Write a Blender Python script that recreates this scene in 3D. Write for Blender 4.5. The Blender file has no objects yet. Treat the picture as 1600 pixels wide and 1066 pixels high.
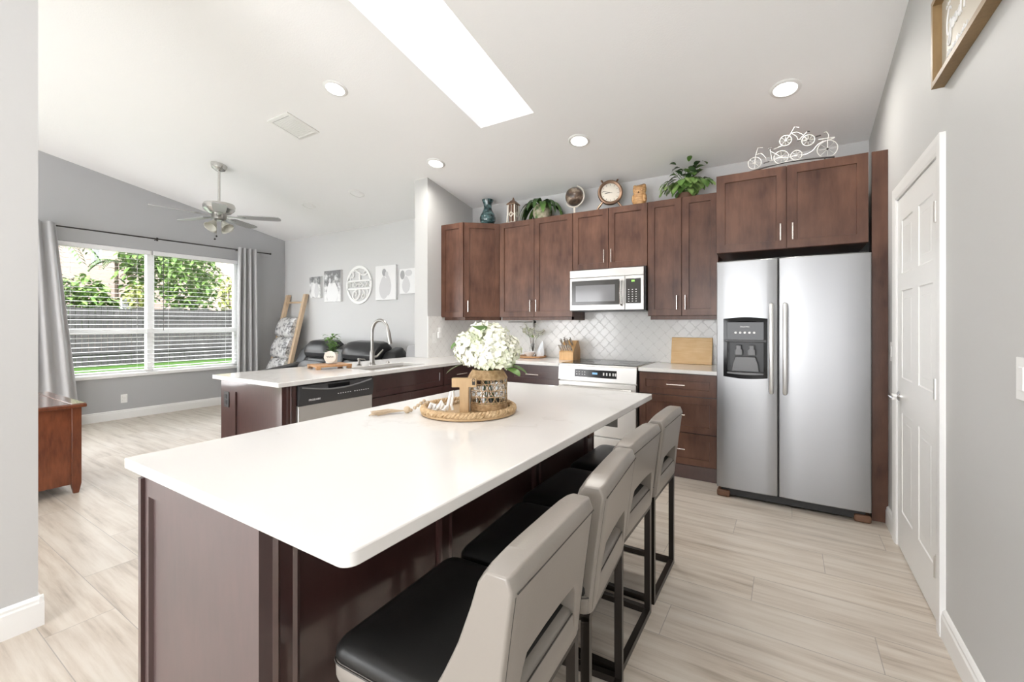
import bpy, bmesh, math, random
from mathutils import Vector, Matrix
C = bpy.context.scene
COL = C.collection
PI = math.pi
random.seed(7)

# ------------------------------------------------------------------ camera, world, exposure
YAW = 0.5606
cam_d = bpy.data.cameras.new('camera')
cam_d.sensor_width = 36
cam_d.lens = 686.3 / 1600 * 36
cam_d.shift_y = -(533 - 504.36) / 1600
cam_d.clip_start = 0.02
cam = bpy.data.objects.new('camera', cam_d)
cam.location = (0, 0, 1.3116)
cam.rotation_euler = (PI / 2, 0, YAW)
COL.objects.link(cam)
C.camera = cam
C.view_settings.view_transform = 'Standard'
C.view_settings.look = 'None'
C.view_settings.gamma = 1
C.view_settings.exposure = 0.43
C.cycles.use_denoising = True
C.cycles.max_bounces = 12
C.cycles.diffuse_bounces = 8
C.cycles.sample_clamp_indirect = 8
C.cycles.caustics_reflective = False
C.cycles.caustics_refractive = False

SKY = 8.0
W = bpy.data.worlds.new('world')
C.world = W
W.use_nodes = True
wn = W.node_tree.nodes
wb = wn['Background']
wb.inputs[0].default_value = (0.97, 0.98, 1.0, 1)
wb.inputs[1].default_value = SKY
SPOT_W = 8.0          # each recessed lamp
sun_d = bpy.data.lights.new('sun', 'SUN')
sun_d.energy = 1.5
sun_d.angle = 0.4
sun = bpy.data.objects.new('sun', sun_d)
sun.rotation_euler = (math.radians(48), 0, math.radians(75))
COL.objects.link(sun)

# ------------------------------------------------------------------ materials
def mat(name, col, rough=0.5, metal=0.0, spec=0.5, coat=0.0, trans=0.0, ior=1.45, emit=None, alpha=None):
    m = bpy.data.materials.new(name)
    m.use_nodes = True
    b = m.node_tree.nodes['Principled BSDF']
    b.inputs['Base Color'].default_value = (*col, 1)
    b.inputs['Roughness'].default_value = rough
    b.inputs['Metallic'].default_value = metal
    b.inputs['Specular IOR Level'].default_value = spec
    b.inputs['Coat Weight'].default_value = coat
    b.inputs['Coat Roughness'].default_value = 0.1
    b.inputs['Transmission Weight'].default_value = trans
    b.inputs['IOR'].default_value = ior
    if emit:
        b.inputs['Emission Color'].default_value = (*emit[0], 1)
        b.inputs['Emission Strength'].default_value = emit[1]
    if alpha is not None:
        b.inputs['Alpha'].default_value = alpha
    return m

class NT:
    """small node-graph helper"""
    def __init__(s, m):
        s.t = m.node_tree; s.b = s.t.nodes['Principled BSDF']
    def n(s, kind, **kw):
        x = s.t.nodes.new(kind)
        for k, v in kw.items():
            if k.startswith('i_'):
                key = k[2:]
                key = int(key) if key.isdigit() else key.replace('_', ' ')
                inp = x.inputs[key]
                if hasattr(v, 'node') or isinstance(v, bpy.types.NodeSocket): s.t.links.new(v, inp)
                else: inp.default_value = v
            else: setattr(x, k, v)
        return x
    def math(s, op, a, b=0.0, c=0.0):
        x = s.n('ShaderNodeMath', operation=op)
        for i, v in enumerate((a, b, c)):
            if isinstance(v, bpy.types.NodeSocket): s.t.links.new(v, x.inputs[i])
            else: x.inputs[i].default_value = v
        return x.outputs[0]
    def mix(s, f, a, b):
        x = s.n('ShaderNodeMix', data_type='RGBA')
        for sock, v in ((x.inputs[0], f), (x.inputs[6], a), (x.inputs[7], b)):
            if isinstance(v, bpy.types.NodeSocket): s.t.links.new(v, sock)
            else: sock.default_value = v if isinstance(v, float) else (*v, 1)
        return x.outputs[2]
    def ramp(s, f, stops):
        x = s.n('ShaderNodeValToRGB')
        r = x.color_ramp
        while len(r.elements) < len(stops): r.elements.new(0.5)
        for e, (p, c) in zip(r.elements, stops): e.position = p; e.color = (*c, 1)
        s.t.links.new(f, x.inputs[0])
        return x.outputs[0]
    def noise(s, vec, scale, detail=4, rough=0.5):
        x = s.n('ShaderNodeTexNoise')
        s.t.links.new(vec, x.inputs['Vector'])
        x.inputs['Scale'].default_value = scale; x.inputs['Detail'].default_value = detail; x.inputs['Roughness'].default_value = rough
        return x.outputs[0]
    def scaled(s, vec, sc, loc=(0, 0, 0)):
        x = s.n('ShaderNodeMapping')
        s.t.links.new(vec, x.inputs[0]); x.inputs['Scale'].default_value = sc; x.inputs['Location'].default_value = loc
        return x.outputs[0]
    def pos(s): return s.n('ShaderNodeNewGeometry').outputs['Position']
    def obj(s): return s.n('ShaderNodeTexCoord').outputs['Object']
    def color(s, v): s.t.links.new(v, s.b.inputs['Base Color'])
    def rough(s, v): s.t.links.new(v, s.b.inputs['Roughness'])
    def bump(s, h, strength=0.2, dist=0.01):
        x = s.n('ShaderNodeBump')
        s.t.links.new(h, x.inputs['Height']); x.inputs['Strength'].default_value = strength; x.inputs['Distance'].default_value = dist
        s.t.links.new(x.outputs[0], s.b.inputs['Normal'])

M = {}
def paint(key, col, rough=0.6, bump=0.06):
    m = mat(key, col, rough, spec=0.3); g = NT(m)
    g.bump(g.noise(g.pos(), 90, 3), bump, 0.004); M[key] = m
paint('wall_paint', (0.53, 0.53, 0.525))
paint('wall_paint_lit', (0.60, 0.60, 0.60))  # same wall paint, lightened so the back wall looks better lit
paint('wall_paint_shaded', (0.43, 0.435, 0.445))  # same wall paint, darkened to put backlit shade into the window wall
paint('ceiling_paint', (0.86, 0.858, 0.86), 0.8, 0.25)
paint('trim_paint', (0.80, 0.80, 0.79), 0.35, 0.0)
paint('white_paint', (0.82, 0.82, 0.81), 0.4, 0.0)

def wood(key, c0, c1, rough=0.35, sc=(3, 3, 0.6), coat=0.0, spec=0.5, grain=18):
    m = mat(key, c0, rough, spec=spec, coat=coat); g = NT(m)
    p = g.obj()
    n1 = g.noise(g.scaled(p, sc), grain, 5, 0.6)
    n2 = g.noise(g.scaled(p, (1, 1, 1)), 4.5, 2)
    f = g.math('ADD', g.math('MULTIPLY', n1, 0.55), g.math('MULTIPLY', n2, 0.55))
    g.color(g.ramp(f, [(0.35, c0), (0.72, c1)]))
    g.bump(n1, 0.03, 0.002); M[key] = m
wood('espresso', (0.056, 0.022, 0.014), (0.150, 0.072, 0.046), 0.32, spec=0.45, grain=7)
wood('espresso_dark', (0.036, 0.013, 0.012), (0.060, 0.024, 0.021), 0.32, spec=1.0, coat=1.0)
wood('espresso_satin', (0.040, 0.015, 0.014), (0.066, 0.027, 0.025), 0.55, spec=1.0, coat=1.0)
M['espresso_satin'].node_tree.nodes['Principled BSDF'].inputs['Coat Roughness'].default_value = 0.5
wood('cherry', (0.085, 0.020, 0.009), (0.20, 0.062, 0.026), 0.3, coat=0.2)
wood('chest_top', (0.12, 0.05, 0.035), (0.20, 0.09, 0.06), 0.16, coat=0.8)
wood('bamboo', (0.62, 0.38, 0.17), (0.78, 0.56, 0.30), 0.45, sc=(0.8, 3, 8), grain=9)
wood('ladder_wood', (0.50, 0.36, 0.23), (0.66, 0.51, 0.36), 0.5)
wood('tan_wood', (0.40, 0.26, 0.13), (0.52, 0.36, 0.20), 0.5)
wood('block_wood', (0.50, 0.27, 0.10), (0.72, 0.46, 0.22), 0.4, sc=(5, 5, 0.6), grain=10)
wood('frame_wood', (0.20, 0.125, 0.055), (0.29, 0.19, 0.09), 0.5)
wood('acacia', (0.30, 0.14, 0.055), (0.55, 0.31, 0.15), 0.4, sc=(0.7, 3, 3), grain=14)

m = mat('quartz', (0.73, 0.718, 0.70), 0.12, spec=0.5); g = NT(m); p = g.pos()
w = g.noise(g.scaled(p, (1, 1, 1)), 1.6, 6, 0.6)
v = g.math('ABSOLUTE', g.math('SUBTRACT', w, 0.5))
vein = g.math('LESS_THAN', v, 0.006)
big = g.noise(p, 0.9, 2)
msk = g.math('MULTIPLY', g.math('MULTIPLY', g.math('SUBTRACT', 1.0, g.math('MINIMUM', g.math('MULTIPLY', v, 45.0), 1.0)), g.math('GREATER_THAN', big, 0.5)), 0.22)
g.color(g.mix(msk, (0.73, 0.718, 0.70), (0.52, 0.49, 0.46))); M['quartz'] = m

# plank-look porcelain floor: planks run along x
m = mat('plank_tile', (0.6, 0.55, 0.48), 0.34, spec=0.45); g = NT(m); p = g.pos()
sep = g.n('ShaderNodeSeparateXYZ'); g.t.links.new(p, sep.inputs[0])
X, Y = sep.outputs[0], sep.outputs[1]
ry = g.math('DIVIDE', g.math('SUBTRACT', Y, 0.741), 0.2304)
row = g.math('FLOOR', ry)
fy = g.math('FRACT', ry)
off = g.math('MULTIPLY', g.math('FRACT', g.math('ADD', g.math('MULTIPLY', row, 0.372), 0.516)), 1.22)
rx = g.math('DIVIDE', g.math('ADD', X, off), 1.22)
colx = g.math('FLOOR', rx); fx = g.math('FRACT', rx)
ey = g.math('MULTIPLY', g.math('MINIMUM', fy, g.math('SUBTRACT', 1.0, fy)), 0.2304)
ex = g.math('MULTIPLY', g.math('MINIMUM', fx, g.math('SUBTRACT', 1.0, fx)), 1.22)
grout = g.math('LESS_THAN', g.math('MINIMUM', ex, ey), 0.0016)
cmb = g.n('ShaderNodeCombineXYZ'); g.t.links.new(colx, cmb.inputs[0]); g.t.links.new(row, cmb.inputs[1])
wn_ = g.n('ShaderNodeTexWhiteNoise', noise_dimensions='3D'); g.t.links.new(cmb.outputs[0], wn_.inputs[0])
rnd = wn_.outputs[0]
cmb2 = g.n('ShaderNodeCombineXYZ')
g.t.links.new(g.math('MULTIPLY', X, 1.1), cmb2.inputs[0]); g.t.links.new(g.math('MULTIPLY', Y, 15.0), cmb2.inputs[1]); g.t.links.new(g.math('MULTIPLY', rnd, 40.0), cmb2.inputs[2])
gr = g.noise(cmb2.outputs[0], 1.6, 7, 0.62)
cmb3 = g.n('ShaderNodeCombineXYZ')
g.t.links.new(g.math('MULTIPLY', X, 1.0), cmb3.inputs[0]); g.t.links.new(g.math('MULTIPLY', Y, 5.0), cmb3.inputs[1]); g.t.links.new(g.math('MULTIPLY', rnd, 60.0), cmb3.inputs[2])
cl = g.noise(cmb3.outputs[0], 2.2, 3, 0.5)
f = g.math('ADD', g.math('MULTIPLY', gr, 0.7), g.math('MULTIPLY', cl, 0.35))
c = g.ramp(f, [(0.36, (0.33, 0.275, 0.22)), (0.48, (0.50, 0.435, 0.365)), (0.60, (0.59, 0.535, 0.465)), (0.75, (0.63, 0.59, 0.53))])
c = g.mix(g.math('MULTIPLY', rnd, 0.25), c, (0.57, 0.54, 0.50))
c = g.mix(g.math('MULTIPLY', grout, 0.75), c, (0.27, 0.25, 0.23))
g.color(c)
g.bump(g.math('SUBTRACT', 1.0, grout), 0.3, 0.001); M['plank_tile'] = m

# lantern-shaped backsplash tile
def lantern(key, ax):
    m = mat(key, (0.75, 0.75, 0.73), 0.14, spec=0.5); g = NT(m)
    sep = g.n('ShaderNodeSeparateXYZ'); g.t.links.new(g.pos(), sep.inputs[0])
    U = g.math('MULTIPLY', sep.outputs[ax], 2 * PI / 0.115); V = g.math('MULTIPLY', sep.outputs[2], 2 * PI / 0.115)
    s = g.math('ADD', g.math('COSINE', U), g.math('COSINE', V))
    s = g.math('ADD', s, g.math('MULTIPLY', g.math('SINE', g.math('MULTIPLY', U, 2.0)), g.math('MULTIPLY', g.math('SINE', g.math('MULTIPLY', V, 2.0)), 0.28)))
    a = g.math('ABSOLUTE', s)
    line = g.math('SUBTRACT', 1.0, g.math('MINIMUM', g.math('MULTIPLY', a, 5.0), 1.0))
    g.color(g.mix(g.math('MULTIPLY', line, 0.55), (0.76, 0.755, 0.74), (0.58, 0.57, 0.55)))
    g.bump(g.math('MINIMUM', g.math('MULTIPLY', a, 4.0), 1.0), 0.35, 0.003)
    M[key] = m
lantern('lantern_tile', 0); lantern('lantern_tile_side', 1)

m = mat('stainless', (0.62, 0.60, 0.57), 0.38, 0.55); g = NT(m); p = g.obj()
n = g.noise(g.scaled(p, (160, 160, 1.5)), 3, 3); g.rough(g.math('ADD', g.math('MULTIPLY', n, 0.16), 0.24))
g.bump(n, 0.03, 0.001); M['stainless'] = m
M['fridge_steel'] = mat('fridge_steel', (0.34, 0.343, 0.35), 0.36, 0.88)
M['steel_light'] = mat('steel_light', (0.60, 0.585, 0.565), 0.30, 0.9)
M['fridge_handle'] = mat('fridge_handle', (0.78, 0.78, 0.78), 0.34, 0.85)
M['chrome'] = mat('chrome', (0.85, 0.85, 0.85), 0.12, 1.0)
M['nickel'] = mat('nickel', (0.34, 0.33, 0.315), 0.28, 1.0)
M['handle_metal'] = mat('handle_metal', (0.86, 0.80, 0.76), 0.25, 1.0)
M['dark_metal'] = mat('dark_metal', (0.030, 0.024, 0.020), 0.28, 0.6)
M['black_gloss'] = mat('black_gloss', (0.010, 0.010, 0.011), 0.12, spec=0.35)
M['black_plastic'] = mat('black_plastic', (0.02, 0.02, 0.021), 0.35)
M['dark_gray'] = mat('dark_gray', (0.05, 0.05, 0.052), 0.4)
M['mid_gray'] = mat('mid_gray', (0.16, 0.16, 0.165), 0.35)
M['micro_glass'] = mat('micro_glass', (0.20, 0.20, 0.21), 0.1, spec=0.6)
M['micro_frame'] = mat('micro_frame', (0.055, 0.053, 0.05), 0.15, spec=0.6)
M['mark'] = mat('mark', (0.75, 0.75, 0.76), 0.4)
M['green_led'] = mat('green_led', (0.1, 0.3, 0.05), 0.4, emit=((0.4, 0.9, 0.15), 0.8))
M['blue_led'] = mat('blue_led', (0.1, 0.2, 0.3), 0.4, emit=((0.3, 0.6, 0.9), 0.5))
M['white_plastic'] = mat('white_plastic', (0.80, 0.80, 0.79), 0.35)
M['lamp_glow'] = mat('lamp_glow', (1, 1, 1), 0.5, emit=((1.0, 0.97, 0.92), 6.0))
M['lamp_off'] = mat('lamp_off', (0.85, 0.85, 0.85), 0.5)
def leather(key, col, rough, spec=0.5):
    m = mat(key, col, rough, spec=spec); g = NT(m); g.bump(g.noise(g.obj(), 220, 3), 0.08, 0.002); M[key] = m
leather('leather_black', (0.010, 0.010, 0.010), 0.38, 0.5)
leather('leather_gray', (0.27, 0.245, 0.22), 0.30, 0.6)
leather('sofa_leather', (0.022, 0.022, 0.024), 0.30, 0.6)
M['stitch'] = mat('stitch', (0.06, 0.055, 0.05), 0.6)
m = mat('curtain_cloth', (0.52, 0.52, 0.53), 0.85, spec=0.1); g = NT(m); g.bump(g.noise(g.obj(), 300, 2), 0.1, 0.002); M['curtain_cloth'] = m
m = mat('glass', (0.95, 0.97, 0.97), 0.02, trans=1.0, ior=1.45); M['glass'] = m
def thin_glass(key, tint, gloss):
    m = bpy.data.materials.new(key); m.use_nodes = True; t = m.node_tree; t.nodes.remove(t.nodes['Principled BSDF'])
    tr = t.nodes.new('ShaderNodeBsdfTransparent'); tr.inputs[0].default_value = (*tint, 1)
    gl = t.nodes.new('ShaderNodeBsdfGlossy'); gl.inputs['Roughness'].default_value = 0.02
    mx = t.nodes.new('ShaderNodeMixShader'); mx.inputs[0].default_value = gloss
    t.links.new(tr.outputs[0], mx.inputs[1]); t.links.new(gl.outputs[0], mx.inputs[2]); t.links.new(mx.outputs[0], t.nodes['Material Output'].inputs[0])
    M[key] = m
thin_glass('window_glass', (0.96, 0.97, 0.97), 0.03)
thin_glass('skylight_pane', (0.86, 0.86, 0.87), 0.03)
m = mat('frosted_glass', (0.75, 0.74, 0.66), 0.35, trans=0.35); M['frosted_glass'] = m
m = mat('rattan', (0.50, 0.34, 0.18), 0.65); g = NT(m); n = g.noise(g.obj(), 60, 4); g.color(g.ramp(n, [(0.3, (0.36, 0.23, 0.11)), (0.7, (0.62, 0.45, 0.27))])); g.bump(n, 0.4, 0.004); M['rattan'] = m
M['bead_tan'] = mat('bead_tan', (0.52, 0.41, 0.29), 0.7)
m = mat('petal', (0.80, 0.80, 0.70), 0.6, spec=0.2); g = NT(m); n = g.noise(g.obj(), 9, 3); g.color(g.ramp(n, [(0.35, (0.74, 0.78, 0.58)), (0.55, (0.84, 0.84, 0.76))]))
g.b.inputs['Subsurface Weight'].default_value = 0.3; g.b.inputs['Subsurface Radius'].default_value = (0.01, 0.01, 0.008); M['petal'] = m
def leaf(key, a, b, rough=0.4):
    m = mat(key, a, rough, spec=0.4); g = NT(m); n = g.noise(g.obj(), 11, 3); g.color(g.ramp(n, [(0.35, a), (0.65, b)])); M[key] = m
leaf('leaf_green', (0.05, 0.12, 0.025), (0.16, 0.30, 0.07))
leaf('leaf_dark', (0.012, 0.035, 0.012), (0.05, 0.11, 0.03))
leaf('leaf_light', (0.16, 0.30, 0.07), (0.34, 0.48, 0.17))
leaf('tree_leaf', (0.045, 0.105, 0.018), (0.15, 0.235, 0.055), 0.6)
leaf('tree_leaf_yellow', (0.13, 0.16, 0.03), (0.22, 0.24, 0.06), 0.6)
leaf('palm_leaf', (0.035, 0.085, 0.02), (0.09, 0.14, 0.05), 0.6)
m = mat('lawn', (0.13, 0.30, 0.05), 0.9, spec=0.1); g = NT(m); n = g.noise(g.pos(), 30, 4); g.color(g.ramp(n, [(0.3, (0.022, 0.055, 0.012)), (0.7, (0.055, 0.11, 0.022))])); M['lawn'] = m
m = mat('fence_wood', (0.10, 0.095, 0.09), 0.9); g = NT(m); n = g.noise(g.scaled(g.pos(), (1, 9, 1)), 3, 4); g.color(g.ramp(n, [(0.3, (0.020, 0.019, 0.0185)), (0.7, (0.048, 0.045, 0.044))])); M['fence_wood'] = m
m = mat('stucco', (0.28, 0.215, 0.185), 0.9); g = NT(m); g.bump(g.noise(g.pos(), 40, 3), 0.2, 0.01); M['stucco'] = m
M['bark'] = mat('bark', (0.10, 0.075, 0.055), 0.9)
m = mat('blind_slat', (0.80, 0.80, 0.81), 0.45); M['blind_slat'] = m
m = mat('vase_glaze', (0.05, 0.1, 0.1), 0.10, spec=0.6, coat=0.6); g = NT(m); n = g.noise(g.scaled(g.obj(), (1, 1, 2.2)), 16, 5)
g.color(g.ramp(n, [(0.38, (0.010, 0.030, 0.032)), (0.55, (0.05, 0.11, 0.115)), (0.72, (0.20, 0.33, 0.34))])); M['vase_glaze'] = m
m = mat('globe_map', (0.1, 0.07, 0.05), 0.3, coat=0.3); g = NT(m); n = g.noise(g.obj(), 13, 5)
g.color(g.ramp(n, [(0.42, (0.050, 0.034, 0.026)), (0.55, (0.15, 0.10, 0.07)), (0.62, (0.36, 0.29, 0.23))])); M['globe_map'] = m
M['cream'] = mat('cream', (0.75, 0.70, 0.62), 0.5)
M['copper_old'] = mat('copper_old', (0.25, 0.16, 0.11), 0.38, 0.8)
M['clock_face'] = mat('clock_face', (0.78, 0.73, 0.64), 0.4, coat=0.5)
M['rust_brown'] = mat('rust_brown', (0.14, 0.07, 0.04), 0.6)
m = mat('owl_wood', (0.50, 0.28, 0.12), 0.5); g = NT(m); n = g.noise(g.scaled(g.obj(), (3, 3, 14)), 9, 3); g.color(g.ramp(n, [(0.35, (0.36, 0.18, 0.07)), (0.65, (0.62, 0.38, 0.18))])); M['owl_wood'] = m
m = mat('mossy_pot', (0.3, 0.3, 0.2), 0.8); g = NT(m); n = g.noise(g.obj(), 20, 4); g.color(g.ramp(n, [(0.35, (0.10, 0.17, 0.06)), (0.5, (0.34, 0.33, 0.22)), (0.65, (0.52, 0.46, 0.36))])); M['mossy_pot'] = m
M['white_iron'] = mat('white_iron', (0.50, 0.49, 0.47), 0.4)
M['black_iron'] = mat('black_iron', (0.025, 0.022, 0.02), 0.45)
M['sign_board'] = mat('sign_board', (0.48, 0.43, 0.35), 0.5)
M['pale_blue'] = mat('pale_blue', (0.7, 0.73, 0.76), 0.4)
M['soap'] = mat('soap', (0.6, 0.58, 0.55), 0.3, 0.8)
m = mat('blanket_cloth', (0.5, 0.5, 0.5), 0.9, spec=0.1); g = NT(m); n = g.noise(g.obj(), 13, 4, 0.7)
g.color(g.ramp(n, [(0.40, (0.20, 0.20, 0.21)), (0.47, (0.52, 0.52, 0.53)), (0.54, (0.74, 0.74, 0.74))])); M['blanket_cloth'] = m
M['gray_fabric'] = mat('gray_fabric', (0.42, 0.42, 0.43), 0.9, spec=0.1)
M['fan_blade'] = mat('fan_blade', (0.36, 0.36, 0.365), 0.35)
M['fan_metal'] = mat('fan_metal', (0.62, 0.61, 0.59), 0.25, 0.9)
M['canvas_edge'] = mat('canvas_edge', (0.7, 0.7, 0.7), 0.7)
def photo(key, seed, dark):
    m = mat(key, (0.7, 0.7, 0.7), 0.6, spec=0.2); g = NT(m)
    o = g.obj(); n = g.noise(g.scaled(o, (1, 1, 1), (seed, seed * 2, 0)), 9, 4, 0.6)
    sep = g.n('ShaderNodeSeparateXYZ'); g.t.links.new(o, sep.inputs[0])
    z = sep.outputs[2]
    f = g.math('ADD', n, g.math('MULTIPLY', z, -dark))
    g.color(g.ramp(f, [(0.38, (0.20, 0.20, 0.205)), (0.47, (0.45, 0.45, 0.455)), (0.56, (0.72, 0.72, 0.725)), (0.7, (0.80, 0.80, 0.80))])); M[key] = m
photo('photo_forest', 1.3, 0.75); photo('photo_soft', 2.1, 0.10); photo('photo_dark_corner', 3.7, 0.5)
M['photo_light'] = mat('photo_light', (0.78, 0.78, 0.785), 0.6, spec=0.2)
M['photo_mid'] = mat('photo_mid', (0.36, 0.36, 0.37), 0.6, spec=0.2)
M['photo_pale'] = mat('photo_pale', (0.60, 0.60, 0.61), 0.6, spec=0.2)

# ------------------------------------------------------------------ mesh helpers
def wloc(o):
    v = Vector((0, 0, 0))
    while o: v += o.location; o = o.parent
    return v

class Fr:
    """a face frame: O + a*u + b*z + c*n"""
    def __init__(s, O, u, n): s.O = Vector(O); s.u = Vector(u).normalized(); s.n = Vector(n).normalized(); s.v = Vector((0, 0, 1))
    def p(s, a, b, c=0.0): return s.O + s.u * a + s.v * b + s.n * c

class MB:
    def __init__(s): s.b = bmesh.new()
    def vs(s, pts): return [s.b.verts.new(p) for p in pts]
    def face(s, vs):
        try: return s.b.faces.new(vs)
        except ValueError: return None
    def box(s, x0, y0, z0, x1, y1, z1):
        x0, x1 = min(x0, x1), max(x0, x1); y0, y1 = min(y0, y1), max(y0, y1); z0, z1 = min(z0, z1), max(z0, z1)
        return s.hexa([(x0, y0, z0), (x1, y0, z0), (x1, y1, z0), (x0, y1, z0), (x0, y0, z1), (x1, y0, z1), (x1, y1, z1), (x0, y1, z1)])
    def hexa(s, pts):
        v = s.vs(pts)
        for f in ((3, 2, 1, 0), (4, 5, 6, 7), (0, 1, 5, 4), (1, 2, 6, 5), (2, 3, 7, 6), (3, 0, 4, 7)): s.face([v[i] for i in f])
        return s
    def fbox(s, fr, a0, b0, c0, a1, b1, c1):
        return s.hexa([fr.p(a0, b0, c0), fr.p(a1, b0, c0), fr.p(a1, b0, c1), fr.p(a0, b0, c1), fr.p(a0, b1, c0), fr.p(a1, b1, c0), fr.p(a1, b1, c1), fr.p(a0, b1, c1)])
    def loops(s, rings, cap0=True, cap1=True, closed=True):
        R = [s.vs(r) for r in rings]
        n = len(R[0])
        for a, b in zip(R, R[1:]):
            for i in range(n if closed else n - 1):
                j = (i + 1) % n; s.face([a[i], a[j], b[j], b[i]])
        if closed and cap0: s.face(R[0][::-1])
        if closed and cap1: s.face(R[-1])
        return s
    def lathe(s, prof, c=(0, 0, 0), seg=32, axis='z', cap0=True, cap1=True, rot=None):
        rings = []
        for r, h in prof:
            ring = []
            for i in range(seg):
                t = 2 * PI * i / seg; a, b = r * math.cos(t), r * math.sin(t)
                p = Vector((a, b, h)) if axis == 'z' else Vector((h, a, b)) if axis == 'x' else Vector((b, h, a))
                if rot is not None: p = rot @ p
                ring.append(p + Vector(c))
            rings.append(ring)
        return s.loops(rings, cap0, cap1)
    def tube(s, pts, r, seg=8, closed=False, square=False):
        P = [Vector(p) for p in pts]; n = len(P); rings = []
        seg = 4 if square else seg
        up = None
        for i, p in enumerate(P):
            if closed: t = (P[(i + 1) % n] - P[i - 1])
            else: t = P[min(i + 1, n - 1)] - P[max(i - 1, 0)]
            t.normalize()
            if up is None:
                up = Vector((0, 0, 1)) if abs(t.z) < 0.9 else Vector((0, 1, 0))
            x = t.cross(up)
            if x.length < 1e-5: x = t.cross(Vector((1, 0, 0)))
            x.normalize(); y = x.cross(t).normalized(); up = y
            rr = r[i] if isinstance(r, (list, tuple)) else r
            k = math.sqrt(2) if square else 1
            rings.append([p + (x * math.cos(2 * PI * (j + (.5 if square else 0)) / seg) + y * math.sin(2 * PI * (j + (.5 if square else 0)) / seg)) * rr * k for j in range(seg)])
        if closed: rings.append(rings[0]); 
        if closed:
            R = [s.vs(q) for q in rings[:-1]]; R.append(R[0])
            for a, b in zip(R, R[1:]):
                for j in range(seg): s.face([a[j], a[(j + 1) % seg], b[(j + 1) % seg], b[j]])
            return s
        return s.loops(rings)
    def prism(s, poly, fn0, fn1):
        """poly of 2-D points; fn0/fn1 map (a,b) to the two end faces"""
        return s.loops([[fn0(*q) for q in poly], [fn1(*q) for q in poly]])
    def sphere(s, c, r, seg=16, rings=10, sc=(1, 1, 1)):
        prof = []
        mtx = Matrix.Translation(c) @ Matrix.Diagonal((sc[0] * r, sc[1] * r, sc[2] * r, 1))
        bmesh.ops.create_uvsphere(s.b, u_segments=seg, v_segments=rings, radius=1, matrix=mtx); return s
    def shaker(s, fr, w, h, th=0.02, st=0.06, rec=0.009):
        """one connected door mesh with a recessed flat panel"""
        def rect(i, c): return [fr.p(i, i, c), fr.p(w - i, i, c), fr.p(w - i, h - i, c), fr.p(i, h - i, c)]
        rings = [rect(0, -th), rect(0, -0.0015), rect(0.0015, 0), rect(st, 0), rect(st + 0.002, -rec)]
        return s.loops(rings)
    def build(s, name, material, parent=None, bevel=0.0, seg=2, world=True, sharp=35, smooth=True, subsurf=0):
        bmesh.ops.recalc_face_normals(s.b, faces=s.b.faces[:])
        me = bpy.data.meshes.new(name); 
        if parent is not None and world:
            bmesh.ops.translate(s.b, verts=s.b.verts[:], vec=-wloc(parent))
        s.b.to_mesh(me); s.b.free()
        ms = material if isinstance(material, (list, tuple)) else [material]
        for q in ms: me.materials.append(M[q] if isinstance(q, str) else q)
        if smooth:
            for f in me.polygons: f.use_smooth = True
            if sharp: me.set_sharp_from_angle(angle=math.radians(sharp))
        o = bpy.data.objects.new(name, me); COL.objects.link(o)
        if parent is not None: o.parent = parent
        if bevel:
            b = o.modifiers.new('Bevel', 'BEVEL'); b.width = bevel; b.segments = seg; b.limit_method = 'ANGLE'; b.angle_limit = math.radians(35)
        if subsurf:
            q = o.modifiers.new('Subsurf', 'SUBSURF'); q.levels = subsurf; q.render_levels = subsurf
        return o

def thing(name, loc, label, cat, group=None, rz=0.0):
    o = bpy.data.objects.new(name, None); o.empty_display_size = 0.1
    o.location = loc; o.rotation_euler = (0, 0, rz); COL.objects.link(o)
    return tag(o, label, cat, group)
def tag(o, label, cat, group=None):
    o['label'] = label; o['category'] = cat
    if group: o['group'] = group
    return o
def recenter(o):
    """put a lone mesh's origin at its base centre"""
    co = [v.co for v in o.data.vertices]
    c = Vector(((min(v.x for v in co) + max(v.x for v in co)) / 2, (min(v.y for v in co) + max(v.y for v in co)) / 2, min(v.z for v in co)))
    o.data.transform(Matrix.Translation(-c)); o.location = c
    return o
def struct(o): o['kind'] = 'structure'; return o
def dup(root, loc, rz=0.0, label=None):
    r = root.copy(); COL.objects.link(r); r.location = loc; r.rotation_euler = (0, 0, rz)
    if label: r['label'] = label
    for ch in list(root.children):
        c = ch.copy(); COL.objects.link(c); c.parent = r
        for gch in list(ch.children):
            d = gch.copy(); COL.objects.link(d); d.parent = c
    return r
def text_mesh(body, size, fr, a, b, c=0.001, ext=0.0006, align='CENTER', sx=1.0):
    """bmesh of lettering standing on a face frame; returns an MB"""
    cu = bpy.data.curves.new('t', 'FONT'); cu.body = body; cu.size = size; cu.extrude = ext; cu.align_x = align; cu.align_y = 'CENTER'
    ob = bpy.data.objects.new('t', cu); COL.objects.link(ob)
    dg = bpy.context.evaluated_depsgraph_get(); dg.update()
    me = bpy.data.meshes.new_from_object(ob.evaluated_get(dg))
    q = MB(); q.b.from_mesh(me)
    for v in q.b.verts: v.co = fr.p(a + v.co.x * sx, b + v.co.y, c + v.co.z)
    bpy.data.objects.remove(ob); bpy.data.curves.remove(cu); bpy.data.meshes.remove(me)
    return q
def bar_handle(fr, a0, b0, a1, b1, parent, name='handle', mat_='handle_metal', r=0.0055, out=0.032):
    q = MB()
    q.tube([fr.p(a0, b0, out), fr.p(a1, b1, out)], r, 10)
    for t in (0.13, 0.87):
        a, b = a0 + (a1 - a0) * t, b0 + (b1 - b0) * t
        q.tube([fr.p(a, b, -0.001), fr.p(a, b, out)], r * 0.8, 8)
    return q.build(name, mat_, parent)
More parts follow.
